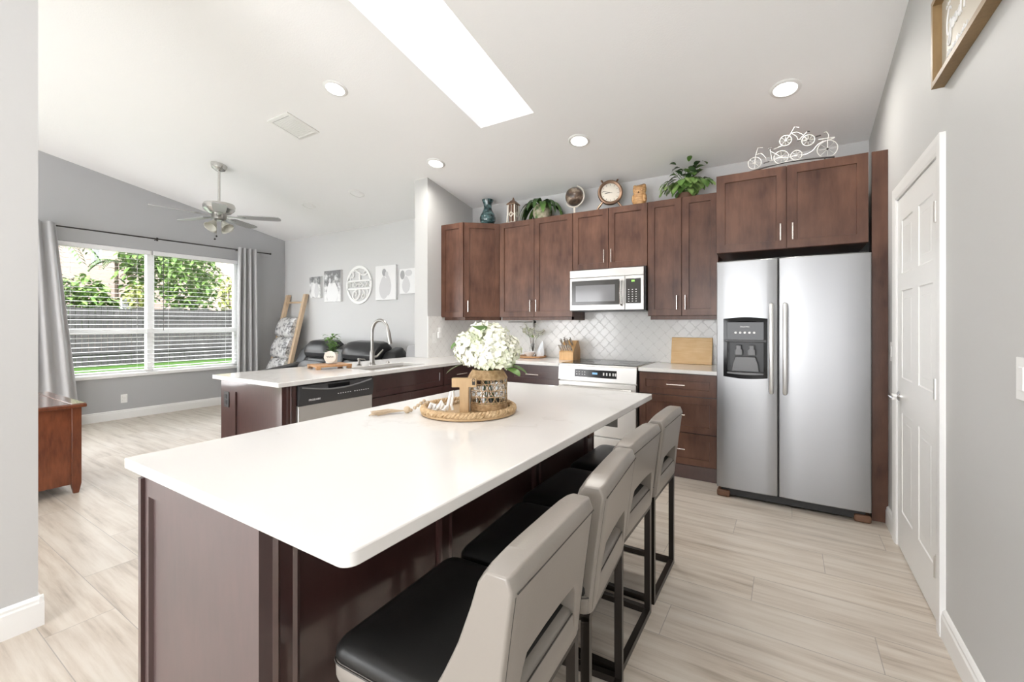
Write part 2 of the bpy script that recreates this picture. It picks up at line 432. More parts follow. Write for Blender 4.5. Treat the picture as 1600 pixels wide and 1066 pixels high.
def leaf_blade(q, base, direc, length, width, droop=0.3, up=Vector((0, 0, 1)), seg=5, fold=0.15):
    """one curved leaf of quads, appended to MB q"""
    d = Vector(direc).normalized(); side = d.cross(up)
    if side.length < 1e-4: side = Vector((1, 0, 0))
    side.normalize(); p = Vector(base); L = []
    for i in range(seg + 1):
        t = i / seg
        w = width * math.sin(PI * min(max(t * 0.93 + 0.05, 0), 1)) ** 0.8 * 0.5
        nrm = side.cross(d).normalized()
        L.append((p - side * w + nrm * w * fold, p.copy(), p + side * w + nrm * w * fold))
        p = p + d * (length / seg); d = (d + Vector((0, 0, -droop / seg * 1.8))).normalized()
    R = [q.vs(r) for r in L]
    for a, b in zip(R, R[1:]):
        q.face([a[0], a[1], b[1], b[0]]); q.face([a[1], a[2], b[2], b[1]])
#BUILD
# ------------------------------------------------------------------ room shell
XW, XR, YB, YF = -7.686, 0.556, 4.534, -3.2
RIDGE = -0.8
def ceil_z(y): return 2.785 + 0.2 * (YB - y) if y > RIDGE else 2.785 + 0.2 * (YB - RIDGE) - 0.2 * (RIDGE - y)
def holed(name, fr, w, h, hole, th, material):
    """wall slab with one rectangular opening; fr.n points into the room"""
    a0, b0, a1, b1 = hole
    q = MB()
    def o(c): return [fr.p(0, 0, c), fr.p(w, 0, c), fr.p(w, h, c), fr.p(0, h, c)]
    def i(c): return [fr.p(a0, b0, c), fr.p(a1, b0, c), fr.p(a1, b1, c), fr.p(a0, b1, c)]
    q.loops([o(0), i(0), i(-th), o(-th), o(0)], False, False)
    bmesh.ops.remove_doubles(q.b, verts=q.b.verts[:], dist=1e-5)
    return struct(q.build(name, material, smooth=False))
q = MB(); q.box(XW - .12, YF - .12, -.1, XR + .12, YB + .12, 0); struct(q.build('floor', 'plank_tile', smooth=False))
q = MB(); q.box(XW - .12, YB, 0, XR + .12, YB + .12, 3.0); struct(q.build('wall_back', 'wall_paint_lit', smooth=False))
q = MB(); q.box(XR, YF - .12, 0, XR + .12, YB, 4.1); struct(q.build('wall_right', 'wall_paint', smooth=False))
holed('wall_window', Fr((XW, 1.2, 0), (0, 1, 0), (1, 0, 0)), YB - 1.2, 4.1, (.35, .60, 2.54, 2.34), .14, 'wall_paint_shaded')
holed('wall_window_near', Fr((XW, YF, 0), (0, 1, 0), (1, 0, 0)), 1.2 - YF, 4.1, (.8, .02, 4.0, 2.2), .14, 'wall_paint_shaded')  # opening out of view, added to light the living area floor
holed('wall_front', Fr((XR, YF, 0), (-1, 0, 0), (0, 1, 0)), XR + 2.9, 4.1, (.35, .02, 3.0, 2.2), .12, 'wall_paint')  # unseen opening behind the camera, added to let daylight in
holed('wall_front_left', Fr((-2.9, YF, 0), (-1, 0, 0), (0, 1, 0)), -2.9 - XW, 4.1, (1.0, .02, 3.5, 2.15), .12, 'wall_paint')  # second unseen opening, added for daylight in the living area
holed('wall_left', Fr((-2.75, YF, 0), (0, 1, 0), (1, 0, 0)), .52 - YF, 4.1, (.3, .004, 3.2, 2.45), .15, 'wall_paint')  # unseen opening past the visible pier, added to let more light through
q = MB(); q.box(-3.642, 3.695, 0, -3.447, YB, 3.2); struct(q.build('wall_partition', 'wall_paint', smooth=False))

# sloping ceiling with the skylight well
q = MB()
xs = [XW - .12, -2.33, -1.785, XR + .12]; ys = [YB + .12, 3.185, 0.9, RIDGE, YF - .12]
V = {(i, j): q.b.verts.new((x, y, ceil_z(y))) for i, x in enumerate(xs) for j, y in enumerate(ys)}
for i in range(3):
    for j in range(4):
        if (i, j) != (1, 1): q.face([V[i, j], V[i, j + 1], V[i + 1, j + 1], V[i + 1, j]])
top = [q.b.verts.new(p) for p in ((-2.33, 2.64, 3.92), (-2.33, .95, 4.26), (-1.785, .95, 4.26), (-1.785, 2.64, 3.92))]
low = [V[1, 1], V[1, 2], V[2, 2], V[2, 1]]
for k in range(4): q.face([low[k], low[(k + 1) % 4], top[(k + 1) % 4], top[k]])
struct(q.build('ceiling', 'ceiling_paint', smooth=False))

q = MB(); q.loops([[(-2.36, .92, 4.245 + z), (-1.755, .92, 4.245 + z), (-1.755, 2.67, 3.895 + z), (-2.36, 2.67, 3.895 + z)] for z in (0, .006)]); struct(q.build('window_2', 'skylight_pane', smooth=False))  # unseen pane added over the well, tinted to dim the skylight
def baseboard(name, a, b, n, h=.125, t=.016):
    A, B, N = Vector((*a, 0)), Vector((*b, 0)), Vector((*n, 0))
    prof = [(0, 0), (t, 0), (t, h - .03), (t * .75, h - .022), (t * .75, h - .012), (t * .35, h - .003), (0, h)]
    q = MB(); q.loops([[P + N * c + Vector((0, 0, z)) for c, z in prof] for P in (A, B)])
    return struct(q.build(name, 'trim_paint', sharp=20))
baseboard('baseboard_window', (XW, YB), (XW, .85), (1, 0))
baseboard('baseboard_back', (-3.642, YB), (XW + .016, YB), (0, -1))
baseboard('baseboard_right', (XR, 2.505), (XR, YF), (-1, 0), .12)
baseboard('baseboard_right_far', (XR, 3.722), (XR, 3.485), (-1, 0), .12)
baseboard('baseboard_left', (-2.75, .004), (-2.75, .536), (1, 0), .13)
baseboard('baseboard_left_end', (-2.7345, .5205), (-2.9, .5205), (0, 1), .13)

# ------------------------------------------------------------------ picture window and blinds
win = struct(thing('window_1', (XW, 2.7, .6), 'wide white double window with a middle mullion and cross rails', 'window')); del win['category']
fw = Fr((XW, 1.55, .60), (0, 1, 0), (1, 0, 0))
WW, WH = 2.19, 1.74
q = MB()
for a0, b0, a1, b1 in ((0, 0, .045, WH), (WW - .045, 0, WW, WH), (0, 0, WW, .05), (0, WH - .05, WW, WH)): q.fbox(fw, a0, b0, -.11, a1, b1, -.05)
q.build('window_frame', 'white_paint', win, smooth=False)
q = MB(); q.fbox(fw, .98, 0, -.12, 1.065, WH, -.03); q.build('mullion', 'white_paint', win, smooth=False)
for a0, a1 in ((.045, .98), (1.065, WW - .045)):
    q = MB(); q.fbox(fw, a0, .555, -.105, a1, .635, -.05); q.build('cross_rail', 'white_paint', win, smooth=False)
    q = MB(); q.fbox(fw, a0, .05, -.084, a1, WH - .05, -.080); q.build('pane', 'window_glass', win, smooth=False)
q = MB(); q.fbox(fw, -.04, -.03, -.14, WW + .04, .012, .035); q.build('window_sill', 'white_paint', win, bevel=.006)
for k, (a0, a1, lab) in enumerate(((.02, 1.01, 'open white slat blind on the left half of the window'), (1.035, WW - .02, 'open white slat blind on the right half of the window'))):
    bl = thing('window_blind', (XW, 1.55 + (a0 + a1) / 2, .62), lab, 'blind', 'blinds in the picture window')
    q = MB(); q.fbox(fw, a0, WH - .065, -.03, a1, WH - .005, .02); q.build('headrail', 'blind_slat', bl, bevel=.004)
    q = MB(); n = 27
    for i in range(n):
        z = .085 + i * (WH - .17) / (n - 1)
        q.hexa([fw.p(a0, z, -.027), fw.p(a1, z, -.027), fw.p(a1, z - .004, .019), fw.p(a0, z - .004, .019), fw.p(a0, z + .003, -.027), fw.p(a1, z + .003, -.027), fw.p(a1, z - .001, .019), fw.p(a0, z - .001, .019)])
    o = q.build('slats', 'blind_slat', bl, smooth=False); o['kind'] = 'stuff'
    q = MB(); q.fbox(fw, a0, .03, -.027, a1, .048, .019); q.build('bottom_rail', 'blind_slat', bl, bevel=.003)
    for t in (.16, .84):
        q = MB(); q.tube([fw.p(a0 + (a1 - a0) * t, .04, .021), fw.p(a0 + (a1 - a0) * t, WH - .06, .021)], .0012, 5); q.build('ladder_cord', 'blind_slat', bl)
    if k == 1:
        q = MB(); q.tube([fw.p(a0 + .12, .60, .028), fw.p(a0 + .12, WH - .07, .028)], .004, 6); q.build('tilt_wand', 'dark_gray', bl)

rod = thing('curtain_rod', (-7.60, 2.9, 2.50), 'thin black curtain rod above the picture window', 'curtain rod')
q = MB(); q.tube([(-7.60, 1.40, 2.503), (-7.60, 4.22, 2.503)], .009, 10); q.build('pole', 'black_iron', rod)
q = MB(); q.sphere((-7.60, 4.225, 2.503), .016, 10, 8); q.build('finial', 'black_iron', rod)
for y in (2.61, 3.70):
    q = MB(); q.tube([(XW, y, 2.495), (-7.60, y, 2.495)], .007, 8); q.tube([(-7.60, y, 2.475), (-7.60, y, 2.52)], .012, 8); q.build('bracket', 'black_iron', rod)
def curtain(y0t, y1t, y0b, y1b, zt, zb, nf, label):
    q = MB(); n = nf * 10; rings = []
    for s in range(9):
        t = s / 8; z = zt + (zb - zt) * t
        row = []
        for i in range(n + 1):
            f = i / n; y = (y0t + (y1t - y0t) * f) * (1 - t) + (y0b + (y1b - y0b) * f) * t
            x = -7.526 + (.050 + .006 * t) * math.sin(2 * PI * nf * f + .5 * math.sin(5 * f + t)) + .006 * math.sin(23 * f)
            row.append((x, y, z))
        rings.append(row)
    R = [q.vs(r) for r in rings]
    for a, b in zip(R, R[1:]):
        for i in range(n): q.face([a[i], a[i + 1], b[i + 1], b[i]])
    o = q.build('curtain', 'curtain_cloth', sharp=None)
    so = o.modifiers.new('Solid', 'SOLIDIFY'); so.thickness = .004
    o2 = recenter(o); return tag(o2, label, 'curtain', 'curtains at the picture window')
curtain(1.30, 1.575, 1.36, 1.80, 2.53, .02, 3, 'gray curtain panel left of the window, behind the wooden chest')
curtain(3.66, 3.97, 3.63, 4.00, 2.53, .02, 4, 'gray curtain panel right of the window, toward the room corner')

def outlet(name, fr, a, b, label, cat='outlet', material='white_plastic', face='white_plastic', w=.072, h=.115):
    t = thing(name, fr.p(a, b, 0), label, cat)
    q = MB(); q.fbox(fr, a - w / 2, b - h / 2, 0, a + w / 2, b + h / 2, .006); q.build('plate', material, t, bevel=.002)
    for s in (-1, 1):
        q = MB(); q.fbox(fr, a - .017, b + s * .022 - .015, .004, a + .017, b + s * .022 + .015, .009); q.build('socket', face, t, bevel=.003)
    return t
outlet('wall_outlet', Fr((XW, 0, 0), (0, 1, 0), (1, 0, 0)), 2.265, .275, 'white wall outlet below the picture window')

# ------------------------------------------------------------------ outdoors behind the window
q = MB(); q.box(-40, -12, -.25, XW - .14, 25, -.02); struct(q.build('lawn_ground', 'lawn', smooth=False))
fen = thing('wooden_fence', (-17.7, 5, -.02), 'dark weathered board fence across the yard outside the window', 'fence')
q = MB(); y = -3.0
while y < 14:
    q.box(-17.72, y, -.02, -17.70, y + .135, 1.77 + .02 * math.sin(y * 7)); y += .145
q.build('fence_boards', 'fence_wood', fen, smooth=False)['kind'] = 'stuff'
for z in (.35, 1.45):
    q = MB(); q.box(-17.699, -3, z, -17.66, 14, z + .09); q.build('fence_rail', 'fence_wood', fen, smooth=False)
hou = thing('neighbor_house', (-25, 8, -.02), 'pink stucco house standing behind the fence', 'house')
q = MB(); q.box(-29, -8, -.02, -25, 22, 8.5); q.build('house_wall', 'stucco', hou, smooth=False)
for y0, y1, z0, z1 in ((6.35, 6.55, 3.85, 4.75), (7.3, 7.62, 1.95, 2.35), (2.6, 3.6, 3.0, 4.4)):
    q = MB(); q.box(-25.01, y0 - .06, z0 - .06, -24.97, y1 + .06, z1 + .06); w_ = q.build('house_window', 'white_paint', hou, smooth=False)
    q = MB(); q.box(-25.0, y0, z0, -24.955, y1, z1); q.build('window_pane', 'mid_gray', w_, smooth=False)
def shrub(name, c, r, n, size, material, label, cat='tree', seed=1, trunk=None):
    rg = random.Random(seed)
    t = thing(name, (c[0], c[1], -.02), label, cat, 'trees outside the window')
    q = MB()
    for i in range(n):
        while True:
            p = Vector((rg.uniform(-1, 1), rg.uniform(-1, 1), rg.uniform(-1, 1)))
            if .25 < p.length < 1 + .15 * math.sin(9 * p.y + 5 * p.z): break
        p = Vector(c) + Vector((p.x * r[0], p.y * r[1], p.z * r[2]))
        d = Vector((rg.uniform(-1, 1), rg.uniform(-1, 1), rg.uniform(-.7, .5))).normalized()
        leaf_blade(q, p, d, size * rg.uniform(.7, 1.4), size * .5, .5, seg=3)
    o = q.build('foliage', material, t, sharp=None); o['kind'] = 'stuff'
    q = MB(); q.tube([(c[0], c[1], -.02), (c[0] + .05, c[1] + .08, c[2] * .5), (c[0], c[1], c[2] + r[2] * .3)], [.07, .05, .02], 8); q.build('trunk', 'bark', t)
    return t
shrub('garden_tree', (-20.0, 4.55, 1.9), (.8, 1.15, 1.0), 1000, .30, 'tree_leaf', 'rounded green shrub at the left edge of the window view', seed=3)
shrub('garden_tree', (-22.3, 7.4, 3.7), (.8, .95, 1.5), 850, .32, 'tree_leaf', 'tall leafy tree seen behind the window mullion', seed=5)
shrub('garden_tree', (-20.0, 8.0, 3.0), (.8, .95, 1.45), 1300, .27, 'tree_leaf', 'dense green tree seen in the right half of the window', seed=8)
shrub('garden_shrub', (-18.3, 5.75, 1.75), (.35, .32, .95), 330, .24, 'tree_leaf_yellow', 'yellow green vine hanging over the fence beside the mullion', 'shrub', seed=9)
shrub('garden_shrub', (-18.3, 8.55, 2.45), (.3, .42, .75), 130, .26, 'tree_leaf_yellow', 'yellow green branch at the right end of the window view', 'shrub', seed=12)
def palm(c, nf, L, label, seed):
    rg = random.Random(seed)
    t = thing('palm_tree', (c[0], c[1], -.02), label, 'palm', 'trees outside the window')
    q = MB(); q.tube([(c[0], c[1], -.02), (c[0] + .04, c[1], c[2] * .5), c], [.09, .07, .06], 8); q.build('trunk', 'bark', t)
    for k in range(nf):
        a = 2 * PI * k / nf + rg.uniform(-.2, .2); d = Vector((math.cos(a), math.sin(a), rg.uniform(.1, .9))).normalized(); p = Vector(c); q = MB()
        pts = []
        for i in range(12):
            pts.append(p.copy()); p = p + d * L / 12; d = (d + Vector((0, 0, -.16))).normalized()
            side = d.cross(Vector((0, 0, 1))).normalized()
            for s in (-1, 1): leaf_blade(q, p, d * .7 + side * s, L * .34 * (1 - i / 16), .07, .5, seg=2)
        q.tube(pts, .01, 5); q.build('frond', 'palm_leaf', t, sharp=None)
palm((-22.6, 4.3, 4.4), 10, 1.9, 'feathery palm at the upper left of the window view', 4)
palm((-23.2, 6.6, 3.75), 9, 1.0, 'small palm with stiff fronds left of the mullion', 6)

# ------------------------------------------------------------------ door on the right wall
dr = struct(thing('door_1', (XR, 3.0, 0), 'white six panel door in white casing on the right wall', 'door')); del dr['category']
fd = Fr((XR, 3.405, .008), (0, -1, 0), (-1, 0, 0))
DWD, DH = .825, 2.02
pan = [(.105, .36, 1.585, 1.885), (.48, .74, 1.585, 1.885), (.105, .36, .99, 1.485), (.48, .74, .99, 1.485), (.105, .36, .225, .79), (.48, .74, .225, .79)]
q = MB()
asx = sorted({0, DWD, *[p[0] for p in pan], *[p[1] for p in pan]}); bsx = sorted({0, DH, *[p[2] for p in pan], *[p[3] for p in pan]})
vv = {(a, b): q.b.verts.new(fd.p(a, b, .006)) for a in asx for b in bsx}
for i in range(len(asx) - 1):
    for j in range(len(bsx) - 1):
        a0, a1, b0, b1 = asx[i], asx[i + 1], bsx[j], bsx[j + 1]
        hit = [p for p in pan if p[0] <= a0 and a1 <= p[1] and p[2] <= b0 and b1 <= p[3]]
        cor = [vv[a0, b0], vv[a1, b0], vv[a1, b1], vv[a0, b1]]
        if not hit: q.face(cor)
        else:
            prev = cor
            for ins, dep in ((.014, -.006), (.022, -.006), (.05, .003)):
                cur = q.vs([fd.p(a0 + ins, b0 + ins, dep), fd.p(a1 - ins, b0 + ins, dep), fd.p(a1 - ins, b1 - ins, dep), fd.p(a0 + ins, b1 - ins, dep)])
                for k in range(4): q.face([prev[k], prev[(k + 1) % 4], cur[(k + 1) % 4], cur[k]])
                prev = cur
            q.face(prev)
e0 = [fd.p(0, 0, .006), fd.p(DWD, 0, .006), fd.p(DWD, DH, .006), fd.p(0, DH, .006)]
q.loops([e0, [p + Vector((.004, 0, 0)) for p in e0]], False, True)
bmesh.ops.remove_doubles(q.b, verts=q.b.verts[:], dist=1e-5)
slab = q.build('door_slab', 'trim_paint', dr, smooth=False)
q = MB()
cw = .075
def oc(c, k): return [fd.p(-.004 - k, -.008, c), fd.p(-.004 - k, DH + .004 + k, c), fd.p(DWD + .004 + k, DH + .004 + k, c), fd.p(DWD + .004 + k, -.008, c)]
R = [q.vs(oc(c, k)) for c, k in ((0, 0), (.013, 0), (.017, .012), (.02, .05), (.02, cw), (0, cw))]
for a, b in zip(R, R[1:]):
    for i in range(3): q.face([a[i], a[i + 1], b[i + 1], b[i]])
q.build('door_casing', 'trim_paint', dr, smooth=False)
for z in (.245, 1.015, 1.785):
    q = MB(); q.tube([fd.p(DWD - .004, z - .045, .014), fd.p(DWD - .004, z + .045, .014)], .007, 8); q.fbox(fd, DWD - .034, z - .044, .006, DWD - .006, z + .044, .009); q.build('hinge', 'steel_light', dr)
q = MB(); q.lathe([(.030, 0), (.030, .006), (.022, .012), (.012, .016), (.011, .05)], (0, 0, 0), 20, rot=Matrix.Rotation(-PI / 2, 3, 'Y'))
bmesh.ops.translate(q.b, verts=q.b.verts[:], vec=fd.p(.065, .88, .006))
q.tube([fd.p(.065, .88, .05), fd.p(.10, .88, .054), fd.p(.175, .878, .052)], [.011, .010, .008], 10); q.build('door_handle', 'chrome', dr)

fr_r = Fr((XR, 0, 0), (0, 1, 0), (-1, 0, 0))
def switch(a, b, label):
    t = thing('light_switch', fr_r.p(a, b), label, 'switch')
    q = MB(); q.fbox(fr_r, a - .037, b - .06, 0, a + .037, b + .06, .006); q.build('plate', 'white_plastic', t, bevel=.002)
    q = MB(); q.fbox(fr_r, a - .016, b - .033, .004, a + .016, b + .033, .009); q.build('rocker', 'white_plastic', t, bevel=.002)
switch(3.60, 1.13, 'white light switch between the refrigerator and the door')
switch(1.785, 1.155, 'white light switch at the right edge of the photo')

# framed sign high on the right wall
sg = thing('framed_sign', (XR, 2.15, 2.30), 'brown framed taupe sign with white script high on the right wall', 'sign')
y0, y1, z0, z1, d = 1.72, 2.52, 2.298, 2.66, .042
fs = Fr((XR, y1, z0), (0, -1, 0), (-1, 0, 0)); w_, h_ = y1 - y0, z1 - z0
q = MB()
def rr(i, c): return [fs.p(i, i, c), fs.p(w_ - i, i, c), fs.p(w_ - i, h_ - i, c), fs.p(i, h_ - i, c)]
q.loops([rr(0, .001), rr(0, d), rr(.022, d), rr(.024, .012)], False, False); q.build('sign_frame', 'frame_wood', sg, smooth=False)
q = MB(); q.fbox(fs, .022, .022, .006, w_ - .022, h_ - .022, .013); bd = q.build('sign_panel', 'sign_board', sg, smooth=False)
def stroke(name, pts, r, parent, ox, oy, sc):
    q = MB(); 
    P = []
    for i in range(len(pts) - 1):
        p0, p1, p2, p3 = [Vector(pts[max(0, min(len(pts) - 1, k))]) for k in (i - 1, i, i + 1, i + 2)]
        for t in (0, .2, .4, .6, .8):
            P.append(.5 * ((2 * p1) + (-p0 + p2) * t + (2 * p0 - 5 * p1 + 4 * p2 - p3) * t * t + (-p0 + 3 * p1 - 3 * p2 + p3) * t ** 3))
    P.append(Vector(pts[-1]))
    q.tube([fs.p(ox + p.x * sc, oy + p.y * sc, .0145) for p in P], r, 5)
    return q
big = [  # script capitals and letters: Good Mo...
 [(1.0, 1.7), (.8, 2.0), (.4, 1.9), (.05, 1.2), (.05, .4), (.4, .05), (.8, .3), (.95, .9), (.6, .85), (1.0, .9), (.95, -.2), (.6, -.8), (.2, -.5), (.9, .2), (1.5, .8), (1.25, .5), (1.35, .1), (1.6, .15), (1.65, .6), (1.4, .75), (1.9, .7), (2.2, .75), (2.0, .4), (2.1, .1), (2.35, .2), (2.35, .65), (2.15, .7), (2.7, .6), (3.0, .75), (2.8, .5), (2.8, .15), (3.05, .1), (3.2, .6), (3.3, 1.9), (3.2, .4), (3.35, .05)],
 [(3.9, .05), (4.0, 1.0), (4.15, 1.9), (4.3, 1.0), (4.5, .3), (4.75, 1.2), (4.95, 1.9), (5.0, .8), (5.1, .05), (5.35, .4), (5.6, .7), (5.45, .35), (5.6, .08), (5.85, .3), (5.8, .65), (5.65, .7), (6.1, .6)]]
for s in big: stroke('script', s, .0032, sg, .10, .155, .052).build('script_lettering', 'mark', sg)
def wavy(n, ox, oy, sc, seed):
    rg = random.Random(seed); pts = []
    for i in range(n): pts.append((i * .5 + rg.uniform(-.1, .1), (1.0 if i % 2 else 0) * rg.uniform(.6, 1.6)))
    stroke('script', pts, .0013, sg, ox, oy, sc).build('script_lettering', 'mark', sg)
wavy(17, .09, .275, .016, 2); wavy(30, .10, .075, .016, 3)
# ------------------------------------------------------------------ upper cabinets
ZU, ZUB = 2.453, 1.374
def upper(x0, x1, z0, z1, yf, label, ndoors=2, hz='low', rail=True, depth_to=YB - .001, group='upper wall cabinets', hl=.13):
    t = thing('wall_cabinet', ((x0 + x1) / 2, (yf + depth_to) / 2, z0), label, 'cabinet', group)
    q = MB(); q.box(x0 + .001, yf + .021, z0, x1 - .001, depth_to, z1); q.build('body', 'espresso', t, bevel=.0015)
    w = (x1 - x0) / ndoors; fr = Fr((x0, yf, z0), (1, 0, 0), (0, -1, 0))
    for k in range(ndoors):
        a = k * w + .002
        dfr = Fr((x0 + a, yf, z0 + .002), (1, 0, 0), (0, -1, 0))
        q = MB(); q.shaker(dfr, w - .004, z1 - z0 - .004); d = q.build('door', 'espresso', t, smooth=False)
        ha = (w - .004 - .035) if k == 0 else .035
        bar_handle(dfr, ha, .055, ha, .055 + hl, d)
    if rail:
        q = MB(); q.box(x0 + .02, yf + .03, z0 - .034, x1 - .02 if x1 > -1 else x1 - .002, yf + .05, z0)
        q.box(x1 - .022, yf + .03, z0 - .034, x1 - .002, depth_to, z0); q.build('light_rail', 'espresso', t, smooth=False)
    return t
upper(-2.806, -1.894, ZUB, ZU, 4.2, 'two door wall cabinet left of the microwave')
upper(-1.892, -1.124, 1.85, ZU, 4.2, 'short two door cabinet above the microwave', rail=False)
upper(-1.122, -.512, ZUB, ZU, 4.2, 'two door wall cabinet between the microwave and the refrigerator')
upper(-.470, .455, 1.845, 2.444, 3.721, 'wide two door cabinet above the refrigerator', rail=False, group=None, hl=.12)
# filler panel right of the refrigerator
q = MB(); q.box(.472, 3.735, 0, XR - .001, 3.755, 2.444)
tag(recenter(q.build('filler_panel', 'espresso', smooth=False)), 'tall narrow brown panel between refrigerator and right wall', 'panel')
# diagonal corner cabinet
cc = thing('corner_cabinet', (-3.2, 4.3, ZUB), 'corner wall cabinet with one angled door under the blue vase', 'cabinet', 'upper wall cabinets')
A, B = Vector((-3.117, 3.924)), Vector((-2.806, 4.215))
poly = [(-3.446, 3.943), (-3.117, 3.943), (-2.82, 4.222), (-2.808, 4.232), (-2.808, YB - .001), (-3.446, YB - .001)]
q = MB(); q.prism(poly, lambda a, b: (a, b, ZUB), lambda a, b: (a, b, ZU)); q.build('body', 'espresso', cc, smooth=False)
fe = Fr((-3.446, 3.924, ZUB), (1, 0, 0), (0, -1, 0))
q = MB(); q.shaker(fe, .327, ZU - ZUB, .018, .062); q.build('end_panel', 'espresso', cc, smooth=False)
u = (B - A).normalized(); fdg = Fr((A.x + u.x * .012, A.y + u.y * .012, ZUB + .002), (u.x, u.y, 0), (u.y, -u.x, 0))
q = MB(); q.shaker(fdg, (B - A).length - .02, ZU - ZUB - .004); d = q.build('door', 'espresso', cc, smooth=False)
bar_handle(fdg, .04, .055, .04, .185, d)
q = MB(); q.prism([(-3.42, 3.96), (-3.12, 3.96), (-2.83, 4.245), (-2.83, 4.27), (-3.13, 3.985), (-3.42, 3.985)], lambda a, b: (a, b, ZUB - .034), lambda a, b: (a, b, ZUB)); q.build('light_rail', 'espresso', cc, smooth=False)

# ------------------------------------------------------------------ backsplash
q = MB(); q.box(-3.447, YB - .008, .915, -.47, YB - .0005, 1.86); struct(q.build('trim_1', 'lantern_tile', smooth=False))
q = MB(); q.box(-3.447, 3.697, .915, -3.439, YB - .008, 1.385); struct(q.build('trim_2', 'lantern_tile_side', smooth=False))

# ------------------------------------------------------------------ base cabinets and counter
def drawer(fr, a0, a1, b0, b1, parent, hx=None, hl=.15, mat_='espresso_dark', st=.055):
    d = Fr(fr.p(a0, b0), fr.u, fr.n)
    q = MB(); q.shaker(d, a1 - a0, b1 - b0, .019, min(st, (b1 - b0) * .3)); o = q.build('drawer', mat_, parent, smooth=False)
    m_ = (a1 - a0) / 2 if hx is None else hx
    bar_handle(d, m_ - hl / 2, (b1 - b0) / 2, m_ + hl / 2, (b1 - b0) / 2, o)
YC = 3.91
rb = thing('drawer_cabinet', (-.81, 4.2, 0), 'three drawer base cabinet between the range and the refrigerator', 'cabinet')
q = MB(); q.box(-1.122, YC + .02, 0, -.485, YB - .001, .883); q.build('body', 'espresso_dark', rb, smooth=False)
fr = Fr((-1.122, YC, 0), (1, 0, 0), (0, -1, 0))
for b0, b1 in ((.694, .876), (.388, .688), (.118, .382)): drawer(fr, .004, .633, b0, b1, rb, mat_='espresso')
q = MB(); q.box(-1.118, YC + .006, 0, -.489, YC + .021, .112); q.build('toe_kick', 'espresso_dark', rb, smooth=False)
lb = thing('drawer_cabinet', (-2.35, 4.2, 0), 'base cabinet with a drawer behind the flower vase, left of the range', 'cabinet')
q = MB(); q.box(-2.828, YC + .02, 0, -1.902, YB - .001, .883); q.build('body', 'espresso_dark', lb, smooth=False)
fr = Fr((-2.828, YC, 0), (1, 0, 0), (0, -1, 0))
drawer(fr, .34, .922, .694, .876, lb)
for a0, a1 in ((.34, .63), (.634, .922)):
    d = Fr(fr.p(a0, .118), fr.u, fr.n); q = MB(); q.shaker(d, a1 - a0, .57); o = q.build('door', 'espresso_dark', lb, smooth=False); bar_handle(d, .035, .4, .035, .53, o)

# peninsula: end, dishwasher bay, sink base, corner
PX, PB, PY = -2.85, -3.665, 1.66
pe = thing('peninsula_cabinet', (-3.25, 2.6, 0), 'dark brown peninsula base cabinets with paneled end facing the island', 'cabinet')
q = MB(); q.box(PB, 2.405, 0, PX - .02, 3.69, .66); q.build('body', 'espresso_dark', pe, smooth=False)
q = MB(); q.box(-3.43, 3.70, 0, PX - .02, YB - .01, .883); q.build('corner_body', 'espresso_dark', pe, smooth=False)
q = MB(); q.box(PB, 1.70, 0, PB + .02, 3.69, .883); q.build('back_panel', 'espresso_dark', pe, smooth=False)
fp = Fr((PB, PY, 0), (1, 0, 0), (0, -1, 0))
q = MB()
q.loops([[fp.p(a, b, c) for a, b in ((i0, 0 + j0), (i1, 0 + j0), (i1, j1), (i0, j1))] for i0, i1, j0, j1, c in ((0, .815, 0, .883, -.035), (0, .815, 0, .883, 0), (.21, .75, .09, .80, 0), (.212, .748, .092, .798, -.012))])
q.build('end_panel', 'espresso_dark', pe, smooth=False)
fpx = Fr((PX, 0, 0), (0, 1, 0), (1, 0, 0))
q = MB(); q.fbox(fpx, PY + .036, 0, -.03, 1.764, .883, 0); q.fbox(fpx, PY + .06, 0, -.001, PY + .072, .883, .006); q.build('corner_stile', 'espresso_dark', pe, bevel=.002)
d = Fr(fpx.p(2.41, .70), fpx.u, fpx.n); q = MB(); q.shaker(d, .87, .178, .019, .05); q.build('false_front', 'espresso_dark', pe, smooth=False)
for a0 in (2.41, 2.847):
    d = Fr(fpx.p(a0, .118), fpx.u, fpx.n); q = MB(); q.shaker(d, .433, .576); o = q.build('door', 'espresso_dark', pe, smooth=False); bar_handle(d, .2, .36, .2, .48, o)
drawer(fpx, 3.29, 3.84, .70, .878, pe, hx=.235, hl=.17)
d = Fr(fpx.p(3.29, .118), fpx.u, fpx.n); q = MB(); q.shaker(d, .55, .576); q.build('door', 'espresso_dark', pe, smooth=False)
outlet('counter_outlet', fp, .087, .735, 'dark outlet on the near end of the peninsula', material='dark_gray', face='black_plastic')

dw = thing('dishwasher', (-3.15, 2.085, 0), 'stainless dishwasher with black control panel in the peninsula', 'dishwasher')
q = MB(); q.box(PB + .03, 1.768, .02, PX - .02, 2.402, .878); q.build('body', 'dark_gray', dw, smooth=False)
q = MB(); q.fbox(fpx, 1.770, .12, -.02, 2.400, .735, .012); q.build('door', 'stainless', dw, bevel=.004)
q = MB()
prof = [(.735, 0), (.735, .014), (.80, .030), (.872, .018), (.876, 0)]
q.loops([[fpx.p(a, b, c) for b, c in prof] for a in (1.770, 2.400)]); cp = q.build('control_panel', 'dark_gray', dw)
q = MB(); arc = []
for i in range(13):
    t = i / 12; arc.append(fpx.p(1.79 + .59 * t, .862 - .035 * math.sin(PI * t), .026))
q.tube(arc, .006, 6); q.build('handle_lip', 'mid_gray', dw)
q = MB(); q.fbox(fpx, 1.99, .832, .015, 2.18, .866, .024); q.build('pull_recess', 'black_gloss', dw, bevel=.006)
ftx = Fr(fpx.p(0, 0, .0225), fpx.u, Vector((1, 0, -.12)))
